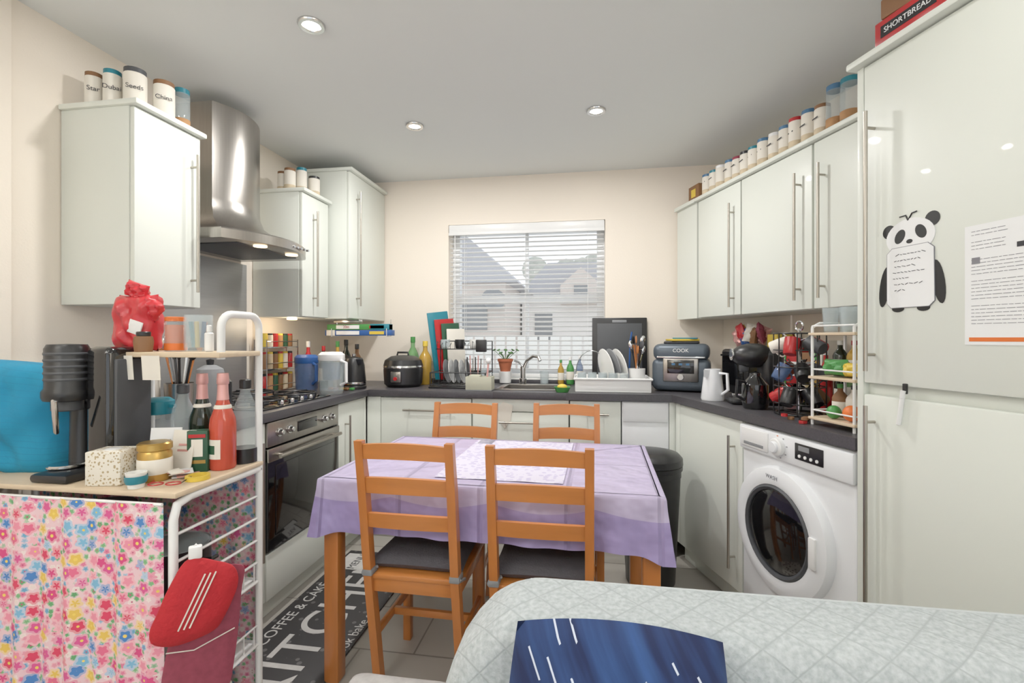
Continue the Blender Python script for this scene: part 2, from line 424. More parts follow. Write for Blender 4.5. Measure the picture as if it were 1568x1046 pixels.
b = B(); b.bb(WX0, WX1, YB-.012, YB+.12, WZ0-.02, WZ0+.001, TRIM, .004); b.done('trim_1')
b = B(); b.bb(WX0+.005, WX1-.005, YB-.012, YB+.055, WZ1-.065, WZ1-.004, WHITE, .006)
b.bb(WX0+.005, WX1-.005, YB-.014, YB-.01, WZ1-.08, WZ1-.06, WHITE, .001)
z = WZ1-.10
while z > 1.0:
    b.box((xm, YB+.03, z), (WX1-WX0-.02, .042, .0022), WHITE, 0, rot=(rad(-3 if z > 1.5 else -12), 0, 0)); z -= .034
b.bb(WX0+.01, WX1-.01, YB+.012, YB+.048, .962, .985, WHITE, .003)
for x in (WX0+.12, xm, WX1-.12):
    b.tube([(x, YB+.006, .98), (x, YB+.006, WZ1-.07)], .0012, WHITE, 5); b.tube([(x, YB+.053, .98), (x, YB+.053, WZ1-.07)], .0012, WHITE, 5)
b.tube([(WX0+.05, YB-.005, WZ1-.07), (WX0+.05, YB-.005, 1.3)], .003, WHITE, 6)
b.done('venetian_blind')

for (x, y) in ((-1.017, 1.65), (-.94, 2.523), (.043, 2.50), (.6, .9), (-.9, .3), (.6, -.9), (-.9, -1.2)):  # last four are out of view, added to even out the room light
    b = B(); b.lathe([(.030, .012), (.030, 0), (.034, -.006), (.046, -.006), (.05, 0), (.05, .004)], CHROME)
    b.lathe([(0, -.001), (.03, -.001)], LAMP)
    b.done('ceiling_downlight', x, y, H-.0045)
    L = bpy.data.lights.new('downlight_lamp', 'AREA'); L.shape = 'DISK'; L.size = .10; L.energy = 10 if y > 1 else 3; L.color = (1, .98, .95)
    o = bpy.data.objects.new('downlight_lamp', L); o.location = (x, y, H-.02); sc.collection.objects.link(o)

# ------------------------------------------------------------------ cabinets
def vhandle(b, x, y, z0, z1, r=.006):
    b.tube([(x, y-.032, z0), (x, y-.032, z1)], r, NICKEL, 10)
    for z in (z0+.05, z1-.05): b.tube([(x, y-.032, z), (x, y+.002, z)], r*.8, NICKEL, 8)
def hhandle(b, x0, x1, y, z, r=.006):
    b.tube([(x0, y-.032, z), (x1, y-.032, z)], r, NICKEL, 10)
    for x in (x0+.03, x1-.03): b.tube([(x, y-.032, z), (x, y+.002, z)], r*.8, NICKEL, 8)

def cabinet(name, fr, x0, x1, z0, z1, yf, yb, doors, cornice=False, plinth=None, fill=()):
    b = B(); d = .02
    b.bb(x0, x1, yf+d+.001, yb, z0, z1, CAB, .002)
    for (xa, xb) in fill: b.bb(xa, xb, yf+.002, yf+d+.002, z0+.003, z1, CAB, .001)
    for (xa, xb, hd) in doors:
        b.bb(xa+.002, xb-.002, yf, yf+d, z0+.003, z1-.003, CAB, .004)
        if hd is None: continue
        if hd[0] == 'v': vhandle(b, hd[1], yf, hd[2], hd[3])
        else: hhandle(b, hd[1], hd[2], yf, hd[3])
    if cornice: b.bb(x0-.012, x1+.012 if x1 < 3.38 else x1, yf-.022, yb, z1, z1+.022, CAB, .006)
    if plinth is not None: b.bb(x0, x1, yf+plinth, yf+plinth+.02, .002, z0-.001, CAB, .001)
    return b.done(name, fr=fr)
g = .6 - .004
cabinet('wall_cabinet', 'L', 1.51, 1.815, 1.365, 2.09, .28, g, [(1.51, 1.815, ('v', 1.765, 1.43, 2.0))], True)
cabinet('wall_cabinet', 'L', 2.55, 2.835, 1.365, 2.09, .28, g, [(2.55, 2.835, ('v', 2.66, 1.43, 2.0))], True)
cabinet('boiler_cabinet', 'L', 2.862, 3.40, 1.365, 2.31, .15, g, [(2.862, 3.40, ('v', 2.95, 1.45, 2.2))], True)
cabinet('base_cabinet', 'L', 1.47, 1.875, .1, .876, .02, g, [(1.47, 1.875, ('v', 1.82, .3, .8))], plinth=.05)
cabinet('base_cabinet', 'L', 2.485, 2.828, .1, .876, .02, g, [(2.485, 2.795, ('v', 2.56, .2, .8))], plinth=.05, fill=[(2.797, 2.828)])
cabinet('base_cabinet', 'K', -1.366, -.695, .1, .876, .02, g, [(-1.276, -.695, ('h', -1.12, -.80, .80))], plinth=.05, fill=[(-1.366, -1.278)])
cabinet('base_cabinet', 'K', -.69, -.11, .1, .80, .02, g, [(-.69, -.11, ('h', -.52, -.28, .74))], plinth=.05)
b = B(); b.bb(-.69, -.11, .022, .04, .803, .876, CAB, .002)
b.prism([(-.56, .80), (-.50, .86), (-.44, .84), (-.455, .75), (-.49, .70), (-.52, .74)], .017, .0195, LABEL, Matrix(((1, 0, 0, 0), (0, 0, 1, 0), (0, 1, 0, 0), (0, 0, 0, 1)))); b.done('sink_fascia_panel', fr='K')
cabinet('base_cabinet', 'K', -.105, .19, .1, .876, .02, g, [(-.105, .19, ('h', -.03, .12, .80))], plinth=.05)
b = B(); b.bb(.195, .455, .022, .5, .1, .876, WHITEG, .004); b.bb(.2, .45, .016, .024, .76, .87, WHITEG, .003); b.bb(.458, .495, .022, .06, .002, .876, CAB, .001); b.bb(.195, .44, .07, .09, .002, .099, CAB); b.done('dishwasher', fr='K')
cabinet('base_cabinet', 'R', .012, .59, .1, .876, .02, g, [(.045, .59, ('v', .535, .2, .8))], plinth=.05, fill=[(.0, .043)])
cabinet('wall_cabinet', 'R', -.24, .176, 1.365, 2.09, .30, g, [(-.24, .176, ('v', .12, 1.41, 1.98))], True)
cabinet('wall_cabinet', 'R', .190, .662, 1.365, 2.09, .30, g, [(.182, .668, ('v', .60, 1.41, 1.98))], True)
cabinet('wall_cabinet', 'R', .675, 1.155, 1.365, 2.09, .30, g, [(.675, 1.155, ('v', .735, 1.41, 1.98))], True)
b = B(); b.prism([(-.258, .30), (-.258, g), (-.415, g), (-.50, .335), (-.50, .30)], 1.365, 2.09, CAB); b.prism([(-.258, .28), (-.258, g), (-.415, g), (-.505, .335), (-.505, .28)], 2.09, 2.112, CAB); b.done('corner_filler_cabinet', fr='R', x=.005)

b = B()
s0, s1 = 1.192, 1.80
b.bb(s0, s1, .02, g, .002, 2.09, CAB, .002)
b.bb(s0-.0, s0+.022, -.002, .03, .1, 2.09, CAB, .002)
b.bb(s0+.026, s1-.002, -.004, .018, 1.102, 2.085, CAB, .004)
b.bb(s0+.026, s1-.002, -.004, .018, .12, 1.066, CAB, .004)
b.bb(s0-.016, s1+.01, -.03, g, 2.09, 2.112, CAB, .006)
vhandle(b, s0+.062, -.004, 1.14, 1.93); vhandle(b, s0+.062, -.004, .25, 1.035)
b.bb(s0, s1, .05, .07, 0.002, .1, CAB)
b.done('fridge_freezer_housing', fr='R')

b = B(); z0, z1 = .88, .92; sx0, sx1, sy0, sy1 = -.56, -.125, 2.93, 3.30
def R(s, w): return (.47+.3173*s+.9483*w, 2.81-.9483*s+.3173*w)
b.bb(XL+.003, -1.35, 1.46, YB-.003, z0, z1, WORKT, .002)
b.bb(-1.35, sx0, 2.81, YB-.003, z0, z1, WORKT, .001); b.bb(sx0, sx1, 2.81, sy0, z0, z1, WORKT, .001); b.bb(sx0, sx1, sy1, YB-.003, z0, z1, WORKT, .001)
b.prism([(sx1, 2.81), (.47, 2.81), R(1.183, 0), R(1.183, .597), (.897, YB-.003), (sx1, YB-.003)], z0, z1, WORKT)
b.bb(-1.33, .86, YB-.015, YB-.003, .92, .945, WORKT, .001)
b.done('worktop')
b = B()
b.bb(sx0-.012, sx1+.012, sy0-.012, sy0+.03, .9205, .926, STEEL, .002); b.bb(sx0-.012, sx1+.012, sy1-.06, sy1+.012, .9205, .926, STEEL, .002)
b.bb(sx0-.012, sx0+.03, sy0, sy1, .9205, .926, STEEL, .002); b.bb(sx1-.03, sx1+.012, sy0, sy1, .9205, .926, STEEL, .002)
b.bb(sx0+.02, sx0+.026, sy0+.02, sy1-.05, .815, .922, STEEL, 0); b.bb(sx1-.026, sx1-.02, sy0+.02, sy1-.05, .815, .922, STEEL, 0)
b.bb(sx0+.02, sx1-.02, sy0+.02, sy0+.026, .815, .922, STEEL, 0); b.bb(sx0+.02, sx1-.02, sy1-.056, sy1-.05, .815, .922, STEEL, 0)
b.bb(sx0+.02, sx1-.02, sy0+.02, sy1-.05, .81, .816, STEEL, 0); b.cyl((-.34, 3.1, .818), .04, .004, CHROME)
b.done('kitchen_sink')
b = B(); b.cyl((0, 0, .02), .026, .04, CHROME, bev=.004); b.cyl((0, 0, .07), .018, .1, CHROME)
b.tube([(0, 0, .1), (.03, -.03, .16), (.08, -.08, .195), (.12, -.12, .19), (.13, -.13, .165)], .011, CHROME, 10)
b.tube([(0, 0, .12), (-.03, .0, .15), (-.06, 0, .16)], .007, CHROME, 8)
b.done('kitchen_tap', -.44, 3.27, .926)

# oven
b = B()
b.bb(1.882, 2.478, .045, g, .305, .872, DGREY, .002)
b.bb(1.882, 2.478, .015, .045, .765, .872, STEEL, .004)
b.bb(1.882, 2.478, .012, .045, .312, .76, BLKG, .006)
b.bb(1.93, 2.43, .008, .013, .37, .68, BLKG, .003)
b.bb(1.882, 2.478, .009, .03, .70, .758, STEEL, .003)
hhandle(b, 1.92, 2.44, .012, .722, .009)
b.bb(2.10, 2.26, .011, .016, .795, .845, BLKG, .002)
for x in (1.96, 2.035, 2.325, 2.40):
    b.cyl((x, .012, .82), .019, .008, CHROME, rot=(rad(90), 0, 0)); b.cyl((x, .002, .82), .014, .024, CHROME, r2=.012, rot=(rad(90), 0, 0), bev=.003)
b.done('built_in_oven', fr='L')
b = B(); b.bb(1.882, 2.478, .02, .04, .1, .3, CAB, .003); b.bb(1.882, 2.478, .07, .09, .002, .098, CAB, .001); b.done('oven_filler_panel', fr='L')
b = B(); b.bb(1.90, 2.46, .05, .55, .9205, .928, BLKG, .003)
for (x, y) in ((2.04, .17), (2.32, .17), (2.04, .42), (2.32, .42)):
    b.cyl((x, y, .935), .04, .014, DGREY, bev=.003); b.cyl((x, y, .945), .025, .008, BLACK, bev=.002)
    for k in range(4):
        a = k*math.pi/2; b.box((x+.06*math.cos(a), y+.06*math.sin(a), .957), (.075, .009, .01), BLACK, .002, rot=(0, 0, a))
    b.tube([(x+.1*math.cos(t*math.pi/8), y+.1*math.sin(t*math.pi/8), .953) for t in range(16)], .005, BLACK, 6, True)
    for k in range(4):
        a = k*math.pi/2+.78; b.cyl((x+.1*math.cos(a), y+.1*math.sin(a), .94), .004, .024, BLACK, seg=8)
for k in range(4): b.cyl((2.06+k*.08, .075, .938), .014, .02, CHROME, bev=.003)
b.done('gas_hob', fr='L')
b = B(); b.bb(1.82, 2.49, .588, .597, .925, 1.66, SATIN, .001); b.done('steel_splashback', fr='L')
b = B(); cx = 2.10
def dring(hw, dep, z, bulge, n=14, cx=cx):
    r = [(cx+hw, .594, z), (cx-hw, .594, z)]
    for i in range(n+1):
        t = -1+2*i/n
        r.append((cx+hw*t, .594-dep-bulge*(1-t*t), z))
    return r
rings = [dring(.165, .22, 2.345, .055), dring(.165, .22, 1.90, .055), dring(.167, .222, 1.86, .056), dring(.18, .24, 1.80, .07), dring(.225, .30, 1.745, .09), dring(.30, .38, 1.722, .11)]
b.loft(rings, STEEL)
b.loft([dring(.305, .385, 1.722, .115), dring(.31, .39, 1.715, .118), dring(.31, .39, 1.675, .118), dring(.30, .38, 1.672, .11)], STEEL)
b.bb(cx-.22, cx+.22, .2, .52, 1.668, 1.674, DGREY, .001)
for x in (cx-.12, cx+.12): b.cyl((x, .16, 1.669), .03, .006, WARM)
for k in range(5): b.cyl((cx+.03+k*.03, .594-.505, 1.695), .006, .012, CHROME, rot=(rad(90), 0, 0), seg=12)
b.done('extractor_hood', fr='L', x=.05)

# washing machine
b = B(); a0, a1 = .602, 1.178; c = .852; zc = .492
b.bb(a0, a1, .012, .56, .012, .872, WHITEG, .012)
b.bb(a0, a1, -.004, .02, .765, .868, WHITEG, .008)
b.bb(a0+.01, a1-.01, -.001, .014, .02, .1, WHITEG, .004)
b.bb(a0+.02, a0+.185, -.009, -.002, .78, .858, WHITE, .005)
b.bb(a0+.04, a0+.16, -.011, -.008, .79, .802, MGREY, .001)
b.cyl((c-.005, -.014, .818), .034, .024, WHITE, rot=(rad(90), 0, 0), bev=.004); b.cyl((c-.005, -.03, .818), .022, .014, WHITEG, rot=(rad(90), 0, 0), bev=.003)
for k in range(8):
    a = k*math.pi/4+.2; b.box((c-.005+.042*math.cos(a), -.005, .818+.042*math.sin(a)), (.006, .002, .003), ORANGE if k == 2 else INKG, 0)
b.bb(c+.08, c+.21, -.008, -.003, .793, .853, BLACK, .002)
for k in range(4): b.cyl((c+.105+k*.027, -.009, .808), .006, .004, WHITE, rot=(rad(90), 0, 0), seg=12)
b.bb(c+.10, c+.15, -.0095, -.0075, .828, .846, MGREY, 0)
RX = (rad(90), 0, 0)
b.lathe([(.248, -.012), (.248, .006), (.240, .022), (.205, .036), (.178, .03), (.168, .012), (.166, -.02)], WHITEG, (c, .002, zc), RX, 48)
b.lathe([(.168, .018), (.14, .03), (.08, .04), (0, .044)], BLKG, (c, .0, zc), RX, 40)
b.lathe([(.176, .028), (.168, .034), (.158, .028), (.156, .01)], DGREY, (c, .0, zc), RX, 40)
b.box((c+.195, -.036, zc), (.03, .012, .11), WHITE, .005)
b.box((a0+.07, -.004, .06), (.07, .004, .05), GREEN, 0)
ob = b.done('washing_machine', fr='R')
txt('badge_lettering', 'WASH', ob, (c-.01, -.034, zc+.207), (rad(90), 0, 0), .022, INKG)

# ------------------------------------------------------------------ fridge notes
b = B()
MXZ = Matrix(((1, 0, 0, 0), (0, 0, 1, 0), (0, -1, 0, 0), (0, 0, 0, 1)))
def flat(b, poly, m, y0, y1):
    b.prism([(p[0], -p[1]) for p in poly], y0, y1, m, MXZ)
def ell(cx, cz, rx, rz, n=20, a=0):
    return [(cx+rx*math.cos(t*2*math.pi/n)*math.cos(a)-rz*math.sin(t*2*math.pi/n)*math.sin(a), cz+rx*math.cos(t*2*math.pi/n)*math.sin(a)+rz*math.sin(t*2*math.pi/n)*math.cos(a)) for t in range(n)]
flat(b, ell(-.062, .10, .02, .02), BLACK, -.001, 0); flat(b, ell(.062, .112, .02, .02), BLACK, -.001, 0)
flat(b, ell(0, .075, .07, .052, 28), PAPER, -.0018, 0)
flat(b, ell(-.028, .08, .014, .021, a=-.5), BLACK, -.0024, -.0005); flat(b, ell(.032, .084, .014, .021, a=.5), BLACK, -.0024, -.0005); flat(b, ell(0, .062, .009, .006), BLACK, -.0024, -.0005)
flat(b, ell(-.076, -.06, .016, .06, a=-.15), BLACK, -.001, 0); flat(b, ell(.078, -.06, .016, .06, a=.15), BLACK, -.001, 0)
flat(b, [(-.068, -.11), (-.055, -.125), (.055, -.125), (.07, -.11), (.068, .035), (.052, .05), (-.052, .05), (-.068, .035)], INKG, -.0024, 0)
flat(b, [(-.0665, -.11), (-.054, -.1235), (.054, -.1235), (.0685, -.11), (.0665, .0345), (.051, .0485), (-.051, .0485), (-.0665, .0345)], PAPER, -.0028, 0)
flat(b, ell(-.035, -.127, .018, .01), BLACK, -.001, 0); flat(b, ell(.038, -.127, .018, .01), BLACK, -.001, 0)
b.tube([(-.005, -.001, .122), (.006, -.001, .140), (.02, -.001, .142)], .002, BLACK, 5); b.tube([(-.005, -.001, .122), (-.012, -.001, .138), (-.03, -.001, .137)], .002, BLACK, 5)
r2 = random.Random(2)
for k in range(7):
    x0 = -.05+r2.random()*.01
    lim = (.045, .03, .02, .035, .0, .03, -.01)[k]
    while x0 < lim:
        w = .004+r2.random()*.008
        b.box((x0+w/2, -.0032, .028-k*.017), (w, .0006, .0016), INK, 0, rot=(0, r2.uniform(-.5, .5), 0)); x0 += w+.003
b.done('panda_shopping_list', x=1.365, y=-.0045, z=1.452, fr='R')
b = B(); b.box((0, -.0006, 0), (.21, .0008, .297), PAPER, 0)
for k in range(28):
    z = .133-k*.0088
    if k in (2, 6, 7, 13, 20) or k > 26: continue
    x0 = -.09; end = r2.choice((.02, .07, .085, .085)) if k > 6 else -.02
    while x0 < end:
        w = r2.uniform(.005, .02)
        b.box((x0+w/2, -.0012, z), (w, .0004, .0013), INKG, 0)
        x0 += w+.0025
b.box((.03, -.0014, .085), (.05, .0006, .012), INK, 0); b.box((0, -.0013, -.135), (.19, .0006, .010), ORANGE, 0); b.box((.06, -.0014, .128), (.05, .0006, .008), INK, 0); b.box((-.08, -.0014, .06), (.018, .0006, .016), INKG, 0)
b.done('letter_paper', x=1.612, y=-.0045, z=1.372, fr='R')
b = B(); b.cyl((0, -.01, 0), .006, .08, WHITE, bev=.002, rot=(0, rad(8), 0), seg=12); b.cyl((.007, -.01, .05), .0065, .022, WHITE, rot=(0, rad(8), 0), seg=12); b.box((.009, -.004, .066), (.01, .01, .03), BLACK, .002); b.done('whiteboard_pen', x=1.345, y=-.004, z=1.03, fr='R')
b = B(); b.box((0, -.001, 0), (.09, .001, .11), PAPER, 0); b.box((0, -.006, .04), (.02, .01, .02), BLACK, .003); b.done('fridge_note', x=1.685, y=-.0045, z=1.75, fr='R')
b = B(); b.box((0, 0, .035), (.20, .13, .07), REDG, .003); b.box((0, -.0655, .035), (.16, .001, .035), BLACK, 0); b.box((0, 0, .10), (.17, .12, .058), BROWN, .004, rot=(0, 0, .1)); b.box((0.01, 0, .16), (.14, .11, .06), REDG, .004); ob = b.done('biscuit_tin_stack', x=1.37, y=.045, z=2.1125, fr='R')
txt('tin_lettering', 'SHORTBREAD', ob, (0, -.0665, .035), (rad(90), 0, 0), .022, PAPER)

# ------------------------------------------------------------------ generic small items
def jar(b, c, r, h, lid, body=LABEL, content=None):
    b.lathe([(0, 0), (r*.95, 0), (r, .005), (r, h*.86), (r*.85, h*.9), (0, h*.9)], body, c, seg=18)
    if content: b.lathe([(r*1.01, h*.03), (r*1.012, h*.22), (r*1.01, h*.23)], content, c, seg=18)
    b.lathe([(0, h), (r*.82, h), (r*.95, h*.985), (r*.95, h*.87), (r*.8, h*.86)], lid, c, seg=18)
def bottle(b, c, r, h, m, cap, label=None, neck=.3):
    zs = h*(1-neck)
    b.lathe([(0, 0), (r*.9, 0), (r, .008), (r, zs*.82), (r*.85, zs*.93), (r*.36, zs+h*.08), (r*.32, h*.95), (0, h*.95)], m, c, seg=20)
    b.lathe([(0, h), (r*.38, h), (r*.4, h*.99), (r*.4, h*.88), (r*.3, h*.87)], cap, c, seg=16)
    if label: b.lathe([(r*1.0, zs*.25), (r*1.015, zs*.26), (r*1.015, zs*.66), (r*1.0, zs*.67)], label, c, seg=20)
def mug(b, c, r, h, m, a=0):
    b.lathe([(0, .004), (r*.8, 0), (r*.9, .004), (r, h*.5), (r, h), (r*.92, h), (r*.9, h*.5), (r*.8, .01), (0, .01)], m, c, seg=20)
    ca, sa = math.cos(a), math.sin(a)
    b.tube([(c[0]+ca*(r-.004+math.sin(t*math.pi/8)*h*.35), c[1]+sa*(r-.004+math.sin(t*math.pi/8)*h*.35), c[2]+h*(.2+.6*t/8)) for t in range(9)], r*.12, m, 6)
def wine(name, x, y, glass, foil, h=.285):
    b = B(); r = .036
    b.lathe([(0, 0), (r*.9, 0), (r, .006), (r, h*.46), (r*.93, h*.53), (r*.62, h*.64), (r*.42, h*.73), (r*.38, h*.9), (0, h*.9)], glass, seg=28)
    b.lathe([(r*.47, h*.72), (r*.43, h*.78), (r*.40, h*.88), (r*.46, h*.89), (r*.46, h*.94), (r*.42, h*1.0), (0, h*1.003)], foil, seg=24)
    t = [(r*1.01*math.cos(rad(a)), r*1.01*math.sin(rad(a))) for a in range(-140, -29, 10)]
    b.loft([[(px, py, h*.12), (px*1.02, py*1.02, h*.12), (px*1.02, py*1.02, h*.32), (px, py, h*.32)] for px, py in t], LABEL)
    t = [(r*1.03*math.cos(rad(a)), r*1.03*math.sin(rad(a))) for a in range(-115, -54, 10)]
    b.loft([[(px, py, h*.17), (px*1.01, py*1.01, h*.17), (px*1.01, py*1.01, h*.26), (px, py, h*.26)] for px, py in t], DGREEN)
    b.lathe([(r*.66, h*.63), (r*.68, h*.645), (r*.58, h*.67)], LABEL, seg=24)
    return b.done(name, x, y, Z, -30)

lids = [BLUEL, TEAL, WHITE, BLUEL, PINKM, BLACK, TEAL, BLUEL, WHITE, BLUEL, REDG, BLUEL, BROWN]
b = B(); rj = random.Random(4)
for k in range(15):
    s = -.17+k*.0718
    big = k > 12
    jar(b, (s, rj.uniform(-.006, .006), 0), .032 if not big else .035, .125+rj.uniform(-.004, .01)+(.04 if big else 0)+(.012 if k > 8 else 0), lids[k % 13], GLASS if big else LABEL, SPICE if big else CONT)
    if not big: b.box((s, -.0325, .075), (.03, .001, .005), INK, 0, rot=(0, -.15, 0))
b.done('spice_jars', x=0, y=.325, z=2.1125, fr='R')
b = B(); b.box((0, 0, .05), (.12, .06, .10), BROWN, .003); b.box((0, -.031, .05), (.05, .001, .05), YELLOW, .0); b.done('tea_box', x=-.31, y=.34, z=2.1125, fr='R')
b = B()
for k, (x, y, r, h, l, m) in enumerate(((-1.86, 1.56, .029, .135, BROWN, LABEL), (-1.795, 1.575, .03, .148, TEAL, LABEL), (-1.722, 1.60, .038, .16, DGREY, LABEL), (-1.675, 1.68, .037, .15, BROWN, LABEL), (-1.675, 1.765, .03, .165, TEAL, GLASS))):
    jar(b, (x, y, 0), r, h, l, m, SPICE if m == GLASS else None)
ob = b.done('spice_jars', z=2.1125)
for (x, y, r, h, s) in ((-1.86, 1.56, .029, .135, 'Star'), (-1.795, 1.575, .03, .148, 'Dubai'), (-1.722, 1.60, .038, .16, 'Seeds'), (-1.675, 1.68, .037, .15, 'China')):
    txt('jar_lettering', s, ob, (x+.7*(r+.001), y-.72*(r+.001), h*.5), (rad(90), 0, rad(44)), .024, INK)
b = B()
for (x, y, r, h, l) in ((-1.74, 2.60, .032, .13, BROWN), (-1.70, 2.655, .03, .15, TEAL), (-1.665, 2.73, .034, .12, BLACK), (-1.80, 2.62, .03, .12, BROWN)):
    jar(b, (x, y, 0), r, h, l, LABEL, CONT)
b.done('spice_jars', z=2.1125)

# ------------------------------------------------------------------ table
tw, td = 1.18, .74; TX, TY = -.345, 1.945
b = B()
b.bb(-tw/2, tw/2, -td/2, td/2, .715, .738, PINEH, .004)
for sx in (-1, 1):
    for sy in (-1, 1): b.box((sx*(tw/2-.035), sy*(td/2-.035), .3585), (.056, .056, .713), PINE, .006)
for sy in (-1, 1): b.box((0, sy*(td/2-.04), .665), (tw-.12, .02, .09), PINEH, .002)
for sx in (-1, 1): b.box((sx*(tw/2-.04), 0, .665), (.02, td-.12, .09), PINE, .002)
b.done('dining_table', TX, TY, 0, -1.5)
b = B(); hw, hd = tw/2+.006, td/2+.006
def perim(off, z, amp):
    pts = []; segs = [((-hw, -hd), (hw, -hd), (0, -1), 88), ((hw, -hd), (hw, hd), (1, 0), 56), ((hw, hd), (-hw, hd), (0, 1), 88), ((-hw, hd), (-hw, -hd), (-1, 0), 56)]
    for k, (p, q, n, N) in enumerate(segs):
        for i in range(N):
            t = i/N; x = p[0]+(q[0]-p[0])*t; y = p[1]+(q[1]-p[1])*t
            cor = math.exp(-(min(t, 1-t)*(abs(q[0]-p[0])+abs(q[1]-p[1]))/.05)**2)
            w = amp*(.5*math.sin(x*19+y*23+k)+.5*math.sin(x*43+y*31+k*2))
            nx, ny = n
            if i == 0:
                pn = segs[k-1][2]; nx, ny = (n[0]+pn[0])*.8, (n[1]+pn[1])*.8
            d = off+w*(1-cor)+amp*2.4*cor
            zz = z-(.02*cor if amp > .006 else 0)
            pts.append((x+nx*d, y+ny*d, zz))
    return pts
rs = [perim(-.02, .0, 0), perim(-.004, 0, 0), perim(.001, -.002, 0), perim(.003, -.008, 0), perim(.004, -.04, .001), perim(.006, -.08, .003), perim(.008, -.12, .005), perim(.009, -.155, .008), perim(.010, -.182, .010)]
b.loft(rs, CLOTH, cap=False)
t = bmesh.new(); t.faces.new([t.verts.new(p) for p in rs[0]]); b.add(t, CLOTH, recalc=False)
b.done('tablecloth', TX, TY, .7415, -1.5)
b = B(); b.sheet(lambda u, v: (-.24+.46*u, -.30+.64*v, .0008*math.sin(u*20)+.002), 20, 20, LACE)
for k in range(6): b.box((-.19, .33-k*.014, .0032), (.07, .004, .0006), INKG, 0)
b.done('lace_table_runner', TX+.05, TY, .7425, -1.5)

# ------------------------------------------------------------------ chairs
def chair(x, y, rot, cushion=True):
    b = B(); W = .335; hw = W/2-.014
    path = [(.15, 0), (.115, .2), (.075, .42), (.056, .56), (.03, .75), (.008, .86), (0, .905)]
    for sx in (-1, 1):
        rings = []
        for (py, pz) in path:
            wx = .014; wy = .018 if pz < .8 else .013
            X = sx*hw
            rings.append([(X-wx, py-wy, pz), (X+wx, py-wy, pz), (X+wx, py+wy, pz), (X-wx, py+wy, pz)])
        b.loft(rings, PINE)
        b.box((sx*hw, .415, .21), (.032, .032, .42), PINE, .004)
        b.box((sx*hw, .26, .20), (.016, .30, .026), PINE, .002)
        b.box((sx*hw, .245, .395), (.018, .32, .045), PINE, .002)
    b.box((0, .27, .2), (W-.03, .018, .026), PINEH, .002)
    b.box((0, .415, .395), (W-.05, .018, .045), PINEH, .002); b.box((0, .085, .395), (W-.05, .018, .045), PINEH, .002)
    b.box((0, .255, .427), (W+.01, .375, .018), PINEH, .005)
    def slat(z, h, dy, arch):
        n = 12; rings = []
        for i in range(n+1):
            t = -1+2*i/n; xx = t*(hw-.008); yy = dy-.012*(1-t*t)-.001; zt = z+h/2+arch*(1-t*t); zb = z-h/2+arch*.5*(1-t*t)
            sl = -.12*h
            rings.append([(xx, yy-.008, zb), (xx, yy+.008, zb), (xx, yy+.008+sl, zt), (xx, yy-.008+sl, zt)])
        b.loft(rings, PINEH)
    slat(.868, .048, .010, .01); slat(.753, .052, .030, .006); slat(.632, .048, .047, .004)
    if cushion:
        b.pillow((0, .26, .462), (W+.012, .35, .055), CUSH, rot=(rad(90), 0, 0), pw=6)
        for tx in (-.08, .08):
            for ty in (.18, .33): b.cyl((tx, ty, .489), .008, .004, DGREY, seg=10)
        for sx in (-1, 1):
            b.tube([(sx*(hw-.02), .095, .45), (sx*(hw+.02), .06, .44), (sx*(hw+.022), .10, .43)], .006, MGREY, 6)
            b.box((sx*hw, .075, .445), (.036, .05, .022), MGREY, .004)
    return b.done('dining_chair', x, y, 0, rot)
chair(-.587, 1.475, -1); chair(-.148, 1.470, 0); chair(-.625, 2.43, 180); chair(-.108, 2.47, 181)

# bin
b = B(); b.lathe([(0, 0), (.115, 0), (.122, .01), (.148, .55), (.150, .575), (.158, .58), (.158, .60), (.15, .605)], BLACK, seg=36)
b.lathe([(.156, .60), (.160, .605), (.158, .635), (.14, .655), (.08, .668), (0, .672)], BLACK, seg=36)
b.box((0, -.155, .03), (.08, .03, .015), DGREY, .003); b.tube([(-.155, 0, .6), (-.165, -.02, .56), (-.155, -.05, .53)], .006, BLACK, 6)
b.sheet(lambda u, v: (.153*math.cos(u*6.283)*(1+.02*math.sin(u*50)*v), .153*math.sin(u*6.283)*(1+.02*math.sin(u*50)*v), .60-.05*v), 60, 3, BLACK)
b.done('pedal_bin', .315, 2.535, .001)

# rugs
b = B(); b.bb(-.215, .215, -.62, .62, 0, .008, RUGM, .003)
for (x0, x1, y0, y1) in ((-.2, -.03, .40, .58), (.02, .2, .42, .60), (-.19, .19, -.60, -.42)): b.bb(x0, x1, y0, y1, .0075, .0088, RUGL, 0)
ob = b.done('kitchen_runner_rug', -1.145, 1.99, .001)
txt('rug_word', 'KITCHEN', ob, (.02, .0, .0088), (0, 0, rad(90)), .26, RUGL)
txt('rug_word_small', 'cook bake eat', ob, (.185, -.1, .0088), (0, 0, rad(90)), .06, RUGL)
txt('rug_word_small', 'COFFEE & CAKE', ob, (-.155, .0, .0088), (0, 0, rad(90)), .07, RUGL)
txt('rug_word_small', 'MENU', ob, (-.11, .49, .009), (0, 0, rad(90)), .06, INK)
txt('rug_word_small', 'TEA', ob, (.11, .51, .009), (0, 0, rad(90)), .07, INK)
txt('rug_word_small', 'enjoy', ob, (0, -.51, .009), (0, 0, 0), .11, INK)
b = B(); b.bb(-.25, .25, -.17, .17, 0, .006, MATP, .002); b.done('floor_mat', .40, 2.02, .001, -18)

